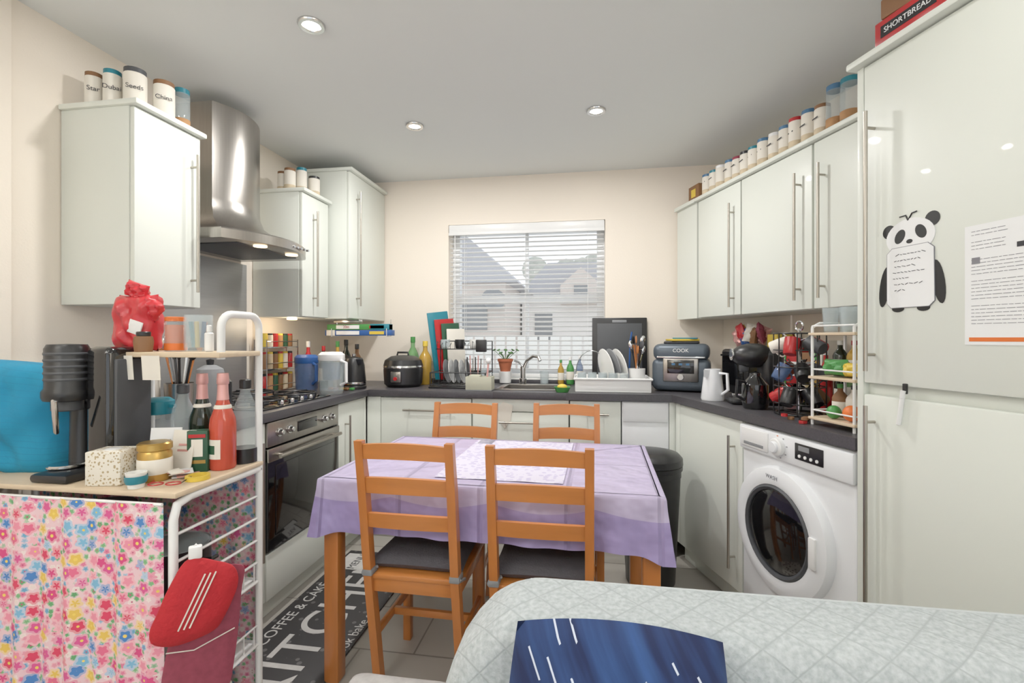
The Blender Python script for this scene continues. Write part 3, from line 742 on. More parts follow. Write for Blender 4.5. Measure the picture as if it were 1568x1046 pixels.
# ------------------------------------------------------------------ sofa + cushion + ottoman
b = B()
def rr(x0, x1, y0, y1, z, r=.03, n=5):
    p = []
    for (cx_, cy_, a) in ((x1-r, y1-r, 0), (x0+r, y1-r, 90), (x0+r, y0+r, 180), (x1-r, y0+r, 270)):
        for i in range(n+1):
            t = rad(a+90*i/n); p.append((cx_+r*math.cos(t), cy_+r*math.sin(t), z))
    return p
prof = [(.06, 0, -.24), (.40, 0, -.24), (.60, .003, -.235), (.68, .01, -.228), (.72, .018, -.215), (.75, .03, -.195), (.78, .05, -.168), (.80, .066, -.145), (.812, .082, -.128), (.817, .10, -.112)]
rings = []
for z, ins, xl in prof:
    rings.append(rr(xl, 1.25-ins*.3, .70+max(0, ins-.06)*.8, .885-max(0, ins-.05)*.9, z, .05))
b.loft(rings, QUILT)
b.tube([(-.10, .846, .811), (.0, .848, .813), (.2, .848, .813), (.6, .848, .813), (1.0, .848, .813), (1.19, .846, .811)], .0035, SEAM, 8)
b.bb(-.24, -.06, -.02, .698, .06, .60, QUILT, .05, 4); b.bb(1.08, 1.25, -.02, .698, .06, .60, QUILT, .05, 4)
b.bb(-.06, 1.08, .0, .698, .08, .30, QUILT, .02); b.bb(-.058, .51, -.03, .68, .30, .42, QUILT, .04, 4); b.bb(.515, 1.078, -.03, .68, .30, .42, QUILT, .04, 4)
for x in (-.17, 1.2):
    for y in (.05, .8): b.cyl((x, y, .031), .02, .06, PINE)
b.done('sofa')
b = B(); b.pillow((0, 0, 0), (.275, .37, .12), INDIGO, rot=(rad(-14), rad(3), 0), wob=.009, n=26, pw=3, pinch=-.07); b.done('throw_cushion', .035, .622, .662, 4)
b = B(); b.bb(-.12, .12, -.12, .12, .03, .42, VELV, .02, 3); b.pillow((0, 0, .42), (.27, .27, .10), VELV, rot=(rad(90), 0, 0), pw=7)
for x in (-.09, .09):
    for y in (-.09, .09): b.cyl((x, y, .016), .015, .03, BLACK)
b.done('velvet_footstool', -.42, .94, .0)

# ------------------------------------------------------------------ storage trolley with curtain
b = B(); x0, x1, y0, y1 = -1.90, -1.035, 1.065, 1.385; T = .011
b.bb(x0, x1+.012, y0-.006, y1+.006, .835, .850, LWOOD, .004)
for xx in (x0+.01, x1):
    b.tube([(xx, y0, .012), (xx, y0, .78), (xx, y0+.012, .815), (xx, y0+.05, .825), (xx, y1, .825)], T, WHITE, 10)
xx = x1
b.tube([(xx, y1, .012), (xx, y1, 1.27)]+arc((xx, y1-.04, 1.27), .04, 0, math.pi/2, 5, 'yz')+[(xx, y1-.12, 1.31)]+arc((xx, y1-.12, 1.27), .04, math.pi/2, math.pi, 5, 'yz')+[(xx, y1-.16, 1.18)], T, WHITE, 10)
b.tube([(-1.43, y1, .85), (-1.43, y1, 1.20)], T, WHITE, 10)
b.tube([(x0+.01, y1, .012), (x0+.01, y1, .83)], T, WHITE, 10)
b.bb(-1.445, -1.02, y1-.185, y1-.012, 1.185, 1.20, LWOOD, .003)
for z in (.74, .67, .60, .53): b.tube([(x1, y0, z), (x1, y1, z)], .004, WHITE, 6)
for z in (.47, .27, .07):
    for xx in (x0+.01, x1): b.tube([(xx, y0, z), (xx, y1, z)], .006, WHITE, 6); b.tube([(xx, y0, z+.06), (xx, y1, z+.06)], .003, WHITE, 6)
    for yy in (y0, y1): b.tube([(x0, yy, z), (x1, yy, z)], .005, WHITE, 6)
    b.bb(x0+.02, x1-.012, y0+.012, y1-.012, z-.006, z+.004, WHITE, .001)
    for k in range(7):
        yy = y0+(y1-y0)*(k+.5)/7; b.tube([(x1, yy, z), (x1, yy, z+.06)], .0025, WHITE, 5)
for k, xx in enumerate((-1.405, -1.325, -1.235)): b.box((xx, y1-.189, 1.155), (.062-.004*k, .0012, .07), LABEL, 0, rot=(.08, 0, .05*k))
for xx in (x0+.01, x1):
    for yy in (y0, y1): b.cyl((xx, yy, .012), .016, .022, BLACK, seg=14)
b.done('storage_shelf_unit')
b = B()
b.sheet(lambda u, v: (-1.90+.855*u, 1.038+.010*math.sin(u*70)*(.3+.7*v)+.006*math.sin(u*31+2), .828-.81*v), 140, 8, FLORAL)
b.sheet(lambda u, v: (-1.90+.845*u, 1.404+.005*math.sin(u*60)*(.3+.7*v), .828-.81*v), 110, 8, FLORAL)
b.tube([(-1.9, 1.043, .826), (-1.045, 1.043, .826)], .004, WHITE, 6)
b.done('floral_curtain')
b = B(); b.lathe([(0, 0), (.085, 0), (.09, .01), (.09, .17), (.084, .17), (.08, .015), (0, .012)], BLACK); b.lathe([(.092, .17), (.06, .185), (0, .19)], GLASS); b.tube([(.09, 0, .13), (.12, 0, .135), (.12, .02, .135)], .006, BLACK, 6); b.done('saucepan', -1.18, 1.22, .476)
b = B(); b.lathe([(0, 0), (.10, 0), (.11, .02), (.11, .12), (0, .12)], DGREY); b.lathe([(0, .12), (.08, .121), (.11, .14), (.112, .23), (.10, .26), (0, .265)], BLACK); b.done('slow_cooker', -1.45, 1.22, .476)
b = B(); b.box((0, 0, .05), (.26, .2, .09), MGREY, .01); b.box((0, 0, .1), (.27, .21, .012), WHITE, .004); b.done('storage_tub', -1.2, 1.22, .275)
b = B(); b.box((0, 0, .06), (.26, .22, .11), LABEL, .01); b.cyl((.05, 0, .13), .07, .03, MGREY); b.done('baking_tray_stack', -1.21, 1.22, .075)

b = B()
mit = [(-.01, .0), (.05, -.02), (.085, -.045), (.09, -.09), (.06, -.16), (.035, -.185), (-.03, -.195), (-.075, -.18), (-.085, -.15), (-.07, -.11), (-.045, -.05)]
def puffy(b, poly, th, m, x):
    cx_ = sum(p[0] for p in poly)/len(poly); cz_ = sum(p[1] for p in poly)/len(poly)
    pts = []
    N = len(poly)
    for i in range(N):
        p0, p1, p2, p3 = poly[i-1], poly[i], poly[(i+1) % N], poly[(i+2) % N]
        for k in range(5):
            t = k/5
            pts.append(tuple(.5*((2*p1[j])+(-p0[j]+p2[j])*t+(2*p0[j]-5*p1[j]+4*p2[j]-p3[j])*t*t+(-p0[j]+3*p1[j]-3*p2[j]+p3[j])*t**3) for j in (0, 1)))
    rings = []
    for s, xo in ((.02, -.5), (.6, -.46), (.9, -.3), (1, -.1), (1, .1), (.9, .3), (.6, .46), (.02, .5)):
        rings.append([(x+xo*th, cx_+(p[0]-cx_)*s, cz_+(p[1]-cz_)*s) for p in pts])
    b.loft(rings, m)
puffy(b, [(.0, -.06), (.10, -.05), (.10, -.12), (.085, -.28), (.06, -.36), (-.05, -.40), (-.07, -.36), (-.05, -.20)], .018, PINKM, -.006)
puffy(b, mit, .035, RED, .018)
for k in range(3): b.box((.0365, -.004+k*.011, -.095), (.002, .003, .13), LABEL, 0, rot=(rad(-24), 0, 0))
b.tube([(.004, -.055, -.215), (.006, .0, -.225), (.004, .085, -.20)], .0015, LABEL, 5); b.tube([(.002, -.06, -.35), (.004, .0, -.36), (.002, .06, -.34)], .0015, LABEL, 5)
b.tube([(.012, .0, -.005), (.012, -.005, .02), (.012, .004, .03), (.012, .012, .018), (.012, .005, -.005)], .003, WHITE, 6)
b.box((.012, .003, .012), (.02, .028, .03), WHITE, .004)
o = b.done('oven_mitt', -.985, 1.075, .69, -48); o.scale = (1.05, 1.05, 1.05)

# ------------------------------------------------------------------ shelf-unit items (top z = .85)
Z = .8505
b = B()
b.box((.0, 0, .012), (.12, .20, .024), BLACK, .01); b.box((.06, .04, .185), (.085, .12, .36), BLKG, .02, seg=3)
b.lathe([(0, .215), (.052, .215), (.056, .225), (.056, .24), (.050, .25), (.050, .36), (.044, .372), (0, .374)], BLACK, (-.035, -.02, 0), seg=32)
for k in range(5): b.lathe([(.0505, .27+k*.018), (.052, .274+k*.018), (.0505, .278+k*.018)], DGREY, (-.035, -.02, 0), seg=32)
b.lathe([(0, .02), (.03, .02), (.027, .2), (0, .215)], BLACK, (-.035, .02, 0))
b.box((-.005, -.075, .175), (.016, .010, .11), CHROME, .004, rot=(rad(18), rad(22), 0)); b.cyl((-.035, -.02, .20), .036, .03, DGREY, bev=.003); b.cyl((-.035, -.02, .03), .045, .01, CHROME, bev=.003)
b.box((.105, .05, .18), (.012, .11, .30), DGREY, .004)
b.done('coffee_machine', -1.425, 1.17, Z)
b = B(); b.pillow((0, 0, .155), (.34, .33, .17), BLUEBAG, wob=.016, pw=4.0, rot=(0, rad(4), 0), n=26, pinch=-.02)
b.done('turquoise_fabric_bag', -1.70, 1.20, Z-.002, 6)
b = B(); b.box((0, 0, .045), (.09, .075, .09), TISSUE, .003); b.lathe([(.02, 0), (.014, .003), (0, .003)], WHITE, (0, 0, .09)); b.done('patterned_gift_box', -1.268, 1.115, Z, 12)
b = B(); b.lathe([(0, 0), (.036, 0), (.04, .008), (.04, .075), (.034, .085), (0, .086)], GOLD); b.lathe([(.037, .083), (.041, .085), (.041, .1), (.036, .104), (0, .104)], GOLD); b.lathe([(.0405, .02), (.0412, .021), (.0412, .06), (.0405, .061)], LABEL); b.done('gold_sweet_tin', -1.18, 1.155, Z)
b = B(); b.lathe([(0, 0), (.018, 0), (.024, .04), (.021, .04), (.016, .004), (0, .004)], PLATE); b.lathe([(.0225, .012), (.0255, .02), (.0250, .032)], TEAL); b.done('egg_cup', -1.165, 1.085, Z)
b = B(); b.box((-.025, .0, .062), (.085, .003, .125), PAPER, 0, rot=(rad(-10), 0, rad(8))); b.box((.035, -.012, .06), (.07, .003, .12), LABEL, 0, rot=(rad(-12), 0, rad(-6)))
for k in range(4): b.box((.037, -.0185+.0025*k, .03+k*.016), (.045-.006*k, .001, .006), PINK, 0, rot=(rad(-12), 0, rad(-6)))
b.box((-.03, -.006, .09), (.05, .001, .004), INK, 0, rot=(rad(-10), 0, rad(8))); b.box((-.03, -.009, .07), (.03, .001, .003), INK, 0, rot=(rad(-10), 0, rad(8))); b.done('greeting_cards', -1.20, 1.235, Z+.002, 8)
b = B(); b.box((0, 0, .06), (.055, .035, .12), DGREEN, .002); b.box((.0, -.018, .07), (.03, .001, .05), LABEL, 0); b.box((0, -.0185, .03), (.045, .001, .01), GOLD, 0); b.box((0, -.0185, .105), (.045, .001, .01), REDG, 0); b.done('gift_box', -1.128, 1.252, Z, 20)
wine('rose_wine_bottle', -1.082, 1.288, ROSE, PINK, .285); wine('sparkling_wine_bottle', -1.185, 1.325, DBOT, PINK, .28)
b = B(); b.lathe([(0, 0), (.036, 0), (.037, .05), (.036, .052), (.035, .14), (.03, .18), (.015, .215), (.014, .235)], GLASS); b.lathe([(0, .001), (.0375, .001), (.0375, .045), (0, .046)], BLACK); b.cyl((0, 0, .245), .017, .03, BLACK, bev=.003); b.done('soda_maker_bottle', -1.070, 1.368, Z)
b = B(); b.lathe([(0, 0), (.033, 0), (.033, .13), (.028, .17), (.015, .20), (.014, .22)], GLASS); b.lathe([(0, .001), (.0335, .001), (.0335, .03), (0, .031)], DGREY); b.cyl((0, 0, .23), .017, .03, DGREY, bev=.003); b.done('water_bottle', -1.262, 1.335, Z)
b = B(); b.lathe([(0, 0), (.036, 0), (.04, .02), (.04, .15), (.035, .155), (0, .156)], GLASS); b.lathe([(.041, .15), (.043, .155), (.043, .19), (.03, .2), (0, .202)], TEAL); b.box((.045, 0, .175), (.03, .012, .012), TEAL, .003); b.done('blender_cup', -1.35, 1.335, Z)
b = B()
for i, (x, y) in enumerate(((0, 0), (.05, .015), (-.04, .03))): b.lathe([(0, 0), (.02, 0), (.023, .07), (.021, .07), (.018, .004), (0, .004)], GLASS, (x, y, 0))
b.done('shot_glasses', -1.32, 1.22, Z)
b = B()
for s in (-1, 1): b.tube([(s*.022+.018*math.cos(t*.5236), .014*math.sin(t*.5236), .006) for t in range(12)], .0018, REDG, 6, True)
b.tube([(-.04, 0, .006), (-.05, .06, .004)], .0018, REDG, 5); b.tube([(.04, 0, .006), (.03, .07, .004)], .0018, BLACK, 5); b.done('reading_glasses', -1.10, 1.105, Z+.001, 15)
b = B(); b.lathe([(.022, 0), (.03, 0), (.03, .012), (.022, .012), (.022, 0)], YELLOW); b.done('sticky_tape_roll', -1.065, 1.175, Z)
b = B()
for k in range(6): b.box((random.uniform(-.02, .02), random.uniform(-.02, .02), .003+k*.004), (.055, .03, .003), [PAPER, PINK, LABEL][k % 3], 0, rot=(0, 0, random.uniform(-1, 1)))
b.done('paper_sachets', -1.125, 1.18, Z)
Z2 = 1.2005
b = B(); b.pillow((0, 0, .085), (.14, .175, .085), REDBAG, wob=.008, pw=5); b.pillow((-.005, 0, .185), (.08, .05, .03), REDBAG, wob=.008, pw=3, rot=(0, .3, 0)); b.pillow((.055, -.01, .13), (.07, .06, .04), REDBAG, wob=.006, pw=3, rot=(0, .6, 0)); b.box((.035, -.045, .07), (.045, .004, .04), WHITE, .001, rot=(0, .3, 0)); b.done('food_packet', -1.37, 1.285, Z2+.002)
b = B(); jar(b, (0, 0, 0), .03, .105, ORANGE, GLASS, ORANGE); b.lathe([(0, .002), (.027, .002), (.027, .08), (0, .082)], ORANGE); b.done('snack_tub', -1.255, 1.30, Z2)
b = B(); b.lathe([(0, 0), (.036, 0), (.038, .01), (.038, .11), (.035, .11), (.034, .012), (0, .01)], GLASS)
for k in range(5): b.tube([(.012*math.cos(k*1.3), .012*math.sin(k*1.3), .012), (.02*math.cos(k*1.3), .02*math.sin(k*1.3), .09)], .006, [BLUE, ORANGE, REDG, TEAL, YELLOW][k], 8)
b.done('glass_candle_jar', -1.175, 1.30, Z2)
b = B(); b.cyl((0, 0, .028), .012, .056, WHITE, bev=.003, seg=16); b.cyl((0, 0, .067), .007, .022, WHITE, seg=12, bev=.002); b.done('small_medicine_bottle', -1.095, 1.25, Z2)
b = B(); b.lathe([(0, 0), (.022, 0), (.025, .03), (.022, .045), (0, .046)], BROWN); b.cyl((0, 0, .052), .018, .014, BLACK, bev=.002); b.done('spread_jar', -1.29, 1.225, Z2)

# ------------------------------------------------------------------ left worktop items (z .92)
Z = .9205
b = B(); b.lathe([(0, 0), (.055, 0), (.06, .02), (.066, .19), (.063, .19), (.057, .02), (0, .012)], GLASS, sx=1.25); b.lathe([(.064, .19), (.067, .195), (.066, .225), (.05, .24), (0, .242)], WHITE, sx=1.25)
b.lathe([(0, .08), (.045, .08), (.05, .18), (0, .185)], GLASSB, sx=1.1); b.tube([(.08, 0, .19), (.12, 0, .18), (.12, 0, .07), (.078, 0, .05)], .009, WHITE, 8); b.done('water_filter_jug', -1.47, 2.59, Z, -20)
b = B(); b.lathe([(0, 0), (.055, 0), (.06, .02), (.066, .17), (.063, .17), (.057, .02), (0, .012)], GLASSB, sx=1.2); b.lathe([(.064, .17), (.067, .175), (.066, .205), (.05, .22), (0, .222)], BLUE, sx=1.2); b.tube([(.075, 0, .17), (.11, 0, .16), (.11, 0, .07), (.072, 0, .05)], .009, BLUE, 8); b.done('blue_filter_jug', -1.67, 2.66, Z, -30)
b = B(); b.cyl((0, 0, .01), .078, .02, BLACK, bev=.004)
b.lathe([(0, .022), (.074, .022), (.076, .04), (.066, .15), (.054, .19), (.05, .195), (0, .205)], BLACK)
b.cyl((0, 0, .212), .012, .018, CHROME, bev=.003); b.prism([(-.02, -.05), (.02, -.05), (.006, -.095), (-.006, -.095)], .155, .188, BLACK, bev=.002)
b.tube([(0, .05, .19), (0, .09, .205), (0, .12, .17), (0, .115, .09), (0, .075, .06)], .010, BLACK, 8)
b.lathe([(.0765, .03), (.078, .035), (.0765, .045)], CHROME); b.done('electric_kettle', -1.47, 2.86, Z, 60)
b = B(); b.lathe([(0, 0), (.105, 0), (.125, .02), (.13, .11), (.128, .13)], BLACK, seg=36); b.lathe([(.129, .125), (.133, .13), (.131, .14)], CHROME, seg=36)
b.lathe([(.13, .14), (.12, .175), (.08, .2), (.03, .207), (0, .208)], BLACK, seg=36); b.tube([(-.04, -.01, .2), (-.035, -.01, .225), (.035, -.01, .225), (.04, -.01, .2)], .007, BLACK, 8)
b.box((0, -.125, .07), (.07, .02, .07), STEEL, .006); b.cyl((0, -.14, .06), .012, .006, REDG, rot=RX); b.done('rice_cooker', -1.215, 3.05, Z)
b = B()
for z in (.0, .13, .26): b.bb(-.15, .15, -.04, .04, z, z+.008, CHROME, .001); b.tube([(-.15, -.04, z+.04), (.15, -.04, z+.04)], .003, CHROME, 6)
for sx in (-.15, .15): b.tube([(sx, -.04, 0), (sx, -.04, .31), (sx, .04, .31), (sx, .04, 0)], .004, CHROME, 6)
cs = [REDG, BROWN, YELLOW, SPICE, CONT, LABEL, DGREEN, BROWN]
for q, z in enumerate((.0085, .1385, .2685)):
    for k in range(6): jar(b, (-.12+k*.048, 0, z), .02, .10-(q == 2)*.02, [BLACK, REDG, YELLOW][(k+q) % 3], cs[(k*3+q) % 8])
b.done('spice_rack', -1.88, 2.68, Z, 90)
def bot(name, x, y, r, h, m, cap, label, neck=.3, z=Z, fr='W'):
    b = B(); bottle(b, (0, 0, 0), r, h, m, cap, label, neck); b.done(name, x, y, z, 0, fr)
bot('sauce_bottle', -1.76, 2.82, .03, .30, REDG, WHITE, YELLOW)
bot('sauce_bottle', -1.69, 2.88, .028, .27, DBOT, REDG, LABEL)
bot('vinegar_bottle', -1.62, 2.93, .03, .30, OIL, GREEN, LABEL)
bot('squash_bottle', -1.55, 3.06, .035, .28, BROWN, BLACK, ORANGE)
bot('wine_bottle', -1.64, 3.08, .036, .31, DBOT, BLACK, LABEL)
bot('green_soda_bottle', -1.235, 3.28, .042, .33, GBOT, GREEN, GREEN)
bot('cooking_oil_bottle', -1.115, 3.20, .045, .30, OIL, YELLOW, None)
b = B(); b.lathe([(0, 0), (.05, 0), (.054, .02), (.052, .17), (.045, .20), (.02, .215), (0, .217)], MGREY); b.tube([(.05, 0, .05), (.085, 0, .07), (.085, 0, .15), (.047, 0, .18)], .008, BLACK, 8); b.lathe([(0, .217), (.012, .217), (.014, .235), (0, .24)], BLACK); b.done('thermal_flask', -1.45, 1.66, Z)
b = B(); b.lathe([(0, 0), (.05, 0), (.055, .14), (.05, .14), (.045, .01), (0, .01)], STEEL)
for k in range(7):
    a = k*.9; b.tube([(0, 0, .02), (.05*math.cos(a), .05*math.sin(a), .24+.02*(k % 3))], .005, [BLACK, PINE, CHROME][k % 3], 6); b.sph((.055*math.cos(a), .055*math.sin(a), .26+.02*(k % 3)), (.022, .008, .03), [BLACK, PINE, CHROME][k % 3], (0, 0, a), 10, 8)
b.done('utensil_pot', -1.62, 1.70, Z)
b = B()
for k, (x, y, r, h, l, m) in enumerate(((0, 0, .035, .13, TEAL, GLASS), (.09, .03, .03, .17, BLACK, SPICE), (-.09, .02, .035, .20, BLUE, GLASSB), (.04, .11, .035, .24, REDG, LABEL), (-.06, .12, .04, .18, WHITE, CONT))): jar(b, (x, y, 0), r, h, l, m)
b.done('storage_jars', -1.75, 1.54, Z)
b = B()
for k in range(5): b.box((-.06+k*.035, 0, .01), (.026, .026, .015), [ORANGE, REDG, YELLOW, BROWN, GREEN][k], .004)
b.done('stock_cubes', -1.5, 2.74, Z)
b = B()
for k, (z, m, L_) in enumerate(((-.05, GREEN, .43), (-.088, BLUE, .46))):
    b.box((0, 0, z), (L_, .055, .036), m, .002); b.box((-.07, -.0285, z), (.16, .001, .024), WHITE, 0); b.box((.13, -.0285, z), (.1, .001, .02), [REDG, YELLOW][k], 0)
b.box((.15, -.0, -.05), (.13, .058, .038), TEAL, .002); b.box((-.19, 0, -.088), (.06, .058, .038), LABEL, .002)
for sx in (-.18, .2): b.tube([(sx, .035, -.0), (sx, .035, -.11), (sx, -.034, -.11), (sx, -.034, -.06)], .003, CHROME, 6)
b.bb(-.2, .0, .03, .038, -.02, -.0, CHROME, .001); ob = b.done('foil_and_film_rack', -1.475, 2.95, 1.363, 0)
txt('box_lettering', '20m', ob, (-.08, -.0295, -.05), (rad(90), 0, 0), .024, REDG)
b = B(); b.cyl((0, 0, -.006), .03, .012, WARM, bev=.002); b.done('under_cabinet_light', -1.78, 2.68, 1.364)
L = bpy.data.lights.new('under_cabinet_lamp', 'POINT'); L.energy = .8; L.shadow_soft_size = .03; L.color = (1, .8, .55)
o = bpy.data.objects.new('under_cabinet_lamp', L); o.location = (-1.78, 2.68, 1.33); sc.collection.objects.link(o)

# ------------------------------------------------------------------ back worktop items
def board(b, w, h, th, m, x, y, rx, ry=0, z=0):
    b.box((x, y, z+h/2), (w, th, h), m, min(.012, th*.4), rot=(rx, ry, 0))
b = B(); board(b, .17, .50, .008, TEAL, -.03, .02, rad(-3), rad(-7), .004); board(b, .16, .45, .008, REDG, .0, .0, rad(-3), rad(-5), .004); board(b, .15, .42, .008, DGREEN, .03, -.02, rad(-3), rad(-3), .004); board(b, .15, .38, .008, LABEL, .055, -.04, rad(-3), rad(-1), .004)
b.box((-.03, .012, .37), (.10, .002, .10), REDG, 0, rot=(rad(-3), 0, 0)); b.bb(-.09, .1, -.06, .05, 0, .03, BLACK, .004); b.done('chopping_board_set', -.985, 3.285, Z+.002, 50)
def wire_rack(b, w, d, h, m, n=10):
    for z in (.02, h):
        b.tube([(-w/2, -d/2, z), (w/2, -d/2, z), (w/2, d/2, z), (-w/2, d/2, z)], .004, m, 6, True)
    for sx in (-1, 1):
        for sy in (-1, 1): b.tube([(sx*w/2, sy*d/2, 0.005), (sx*w/2, sy*d/2, h)], .004, m, 6)
    for k in range(n):
        x = -w/2+w*(k+.5)/n; b.tube([(x, -d/2, h*.55 if k % 2 else h), (x, -d/2, .02), (x, d/2, .02), (x, d/2, h)], .002, m, 5)
b = B(); wire_rack(b, .36, .22, .10, BLACK); b.bb(-.19, .19, -.12, .12, 0, .012, BLACK, .004)
for sx in (-.18, .18): b.tube([(sx, .11, .1), (sx, .11, .30)], .004, BLACK, 6)
b.tube([(-.18, .11, .30), (.18, .11, .30)], .004, BLACK, 6); b.bb(-.18, .18, .0, .11, .245, .25, BLACK, .001)
for k in range(12): b.tube([(-.17+k*.03, 0, .25), (-.17+k*.03, 0, .275 if k % 2 else .30), (-.17+k*.03, .03, .29)], .002, BLACK, 5)
b.box((.13, -.004, .27), (.07, .03, .08), BLACK, .006)
for k in range(5): b.lathe([(0, 0), (.045, .004), (.078, .015), (.079, .018), (.045, .009), (0, .005)], PLATE if k % 2 else MGREY, (-.12+k*.035, .01, .10), (0, rad(80), 0))
for k in range(3): mug(b, (-.13+k*.1, .055, .251), .032, .06, [GLASS, BLACK, PLATE][k], 1)
mug(b, (.1, -.05, .03), .038, .08, BLACK, -.5); mug(b, (.14, .04, .03), .032, .09, GLASS, 0)
for k in range(7): b.tube([(.05+k*.015, -.08, .04), (.04+k*.018, -.09, .19+.01*(k % 3))], .004, [CHROME, BLACK, PINK][k % 3], 6)
b.done('dish_drying_rack', -.815, 3.06, Z)
b = B(); b.bb(-.08, .08, -.05, .05, 0, .006, MGREY, .002)
for (p, q, r_, s_) in ((-.08, .08, -.05, -.045), (-.08, .08, .045, .05), (-.08, -.075, -.045, .045), (.075, .08, -.045, .045)): b.bb(p, q, r_, s_, .006, .085, STARCH, .001)
b.box((-.03, 0, .07), (.07, .06, .05), STARCH, .008); b.tube([(.04, 0, .02), (.05, .01, .17)], .006, PINK, 8); b.sph((.05, .01, .18), (.018, .018, .02), WHITE); b.done('sink_caddy', -.655, 2.89, Z)
b = B(); b.lathe([(0, 0), (.035, 0), (.05, .07), (.055, .07), (.055, .088), (.048, .088), (.045, .07), (0, .07)], TERRA)
for k in range(12):
    a = k*.55; r = .03+.03*(k % 3); b.tube([(0, 0, .07), (r*.5*math.cos(a), r*.3*math.sin(a), .11), (r*math.cos(a), r*.5*math.sin(a), .13+.02*(k % 2))], .002, LEAF, 5); b.sph((r*math.cos(a), r*.5*math.sin(a), .13+.02*(k % 2)), (.014, .012, .005), LEAF, (0, .5, a), 8, 6)
b.cyl((0, 0, -.04), .04, .08, WHITE, r2=.045); b.done('potted_plant', -.575, 3.34, Z+.0805+.006)
bot('washing_up_liquid', -.12, 3.35, .026, .19, GREEN, WHITE, LABEL, z=Z); bot('hand_soap_bottle', -.055, 3.35, .024, .20, GLASSB, WHITE, LABEL, z=Z); bot('cleaning_spray_bottle', -.185, 3.355, .022, .17, OIL, GREEN, LABEL, z=Z)
b = B(); b.lathe([(0, 0), (.035, 0), (.05, .03), (.047, .03), (.03, .006), (0, .006)], GREEN); b.sph((0, 0, .03), (.03, .025, .018), YELLOW); b.done('sponge_dish', -.15, 2.865, Z)
b = B(); b.lathe([(0, 0), (.028, 0), (.034, .09), (.031, .09), (.025, .006), (0, .006)], GLASS); b.done('drinking_glass', -.30, 3.355, Z)
b = B(); b.box((0, 0, .23), (.37, .012, .46), BLACK, .006); b.box((0, -.007, .23), (.30, .002, .38), DGREY, .001); b.box((0, 0, .435), (.1, .014, .02), MGREY, .004); o = b.done('black_serving_tray', .215, 3.355, Z+.002); o.rotation_euler[0] = rad(-4)
b = B(); b.bb(-.22, .22, -.14, .14, 0, .012, WHITE, .004)
for (p, q, r_, s_) in ((-.22, .22, -.14, -.133), (-.22, .22, .133, .14), (-.22, -.213, -.133, .133), (.213, .22, -.133, .133)): b.bb(p, q, r_, s_, .008, .075, WHITE, .002)
b.tube([(-.225, -.145, .078), (.225, -.145, .078), (.225, .145, .078), (-.225, .145, .078)], .007, WHITE, 8, True)
for k in range(3): b.lathe([(0, 0), (.06, .004), (.12, .018), (.122, .022), (.06, .009), (0, .005)], PLATE if k != 1 else MGREY, (-.05+k*.04, .05, .13), (0, rad(78), rad(20)))
for k in range(5):
    for j in range(2): b.lathe([(0, .08), (.026, .08), (.03, 0), (.027, 0), (.024, .075), (0, .075)], GLASS, (-.18+k*.062, -.09+j*.065, .03), seg=16)
b.cyl((.15, -.02, .08), .045, .11, WHITE, r2=.05)
for k in range(10):
    a = k*.8; b.tube([(.15, -.02, .1), (.15+.03*math.cos(a), -.02+.03*math.sin(a), .22+.03*(k % 3))], .004, [CHROME, BLACK, PINE][k % 3], 6); b.sph((.15+.035*math.cos(a), -.02+.035*math.sin(a), .25+.03*(k % 3)), (.016, .006, .026), [CHROME, BLACK, PINE, DGREY][k % 4], (0, .2, a), 10, 8)
b.tube([(.11, .08, .02), (.12, .09, .3), (.13, .09, .36)], .006, BLUE, 6)
b.tube([(-.12+.1*math.cos(t*math.pi/10), .1, .1+.14*math.sin(t*math.pi/10)) for t in range(11)], .003, CHROME, 6)
mug(b, (.06, -.06, .03), .036, .08, PLATE, -1.2)
b.done('dish_rack', .145, 3.02, Z)
b = B()
b.box((0, 0, .10), (.33, .28, .19), ANTH, .035, seg=4); b.box((0, 0, .235), (.32, .27, .10), ANTH, .04, seg=4); b.box((0, 0, .292), (.2, .2, .02), BLACK, .01)
b.box((0, -.138, .13), (.20, .02, .14), STEEL, .008); b.box((0, -.148, .15), (.15, .006, .08), BLKG, .003); b.cyl((0, -.156, .09), .02, .014, CHROME, rot=RX, bev=.003)
b.box((0, -.14, .205), (.27, .012, .012), CHROME, .003)
for k in range(3): b.box((-.04+.04*k, -.1515, .165), (.02, .001, .012), BLUEL, 0)
b.box((0, 0, .308), (.16, .18, .012), YELLOW, .002, rot=(0, 0, .3)); b.box((.02, -.02, .318), (.14, .12, .008), TEAL, .002)
ob = b.done('multi_cooker', .575, 3.09, Z+.001, -14)
txt('front_lettering', 'COOK', ob, (0, -.137, .245), (rad(90), 0, 0), .03, PAPER)

# ------------------------------------------------------------------ right worktop items (frame R)
b = B(); b.box((0, 0, .13), (.24, .20, .25), BLACK, .02, seg=3); b.box((0, -.103, .13), (.18, .004, .15), BLKG, .003); b.box((.0, -.11, .22), (.2, .012, .012), CHROME, .003); b.done('mini_oven', x=.04, y=.45, z=Z+.002, fr='R')
b = B(); pk = [PINK, YELLOW, REDBAG, BLUE, ORANGE, LABEL, BROWN, PINK, PINKM]
for k in range(9): b.pillow((-.10+k*.026, .02*math.sin(k*2), .06+.012*(k % 3)), (.075, .11, .035), pk[k % 9], rot=(rad(14*math.sin(k)), rad(-30+k*8), rad(40*math.sin(k*3))), n=10, pw=3, wob=.006)
b.done('snack_packets', x=.04, y=.45, z=Z+.266, fr='R')
b = B(); b.lathe([(0, 0), (.055, 0), (.058, .01), (.045, .12), (.04, .16), (.036, .16), (.04, .12), (.05, .01), (0, .008)], WHITEG); b.prism([(-.015, -.035), (.015, -.035), (0, -.07)], .12, .158, WHITEG)
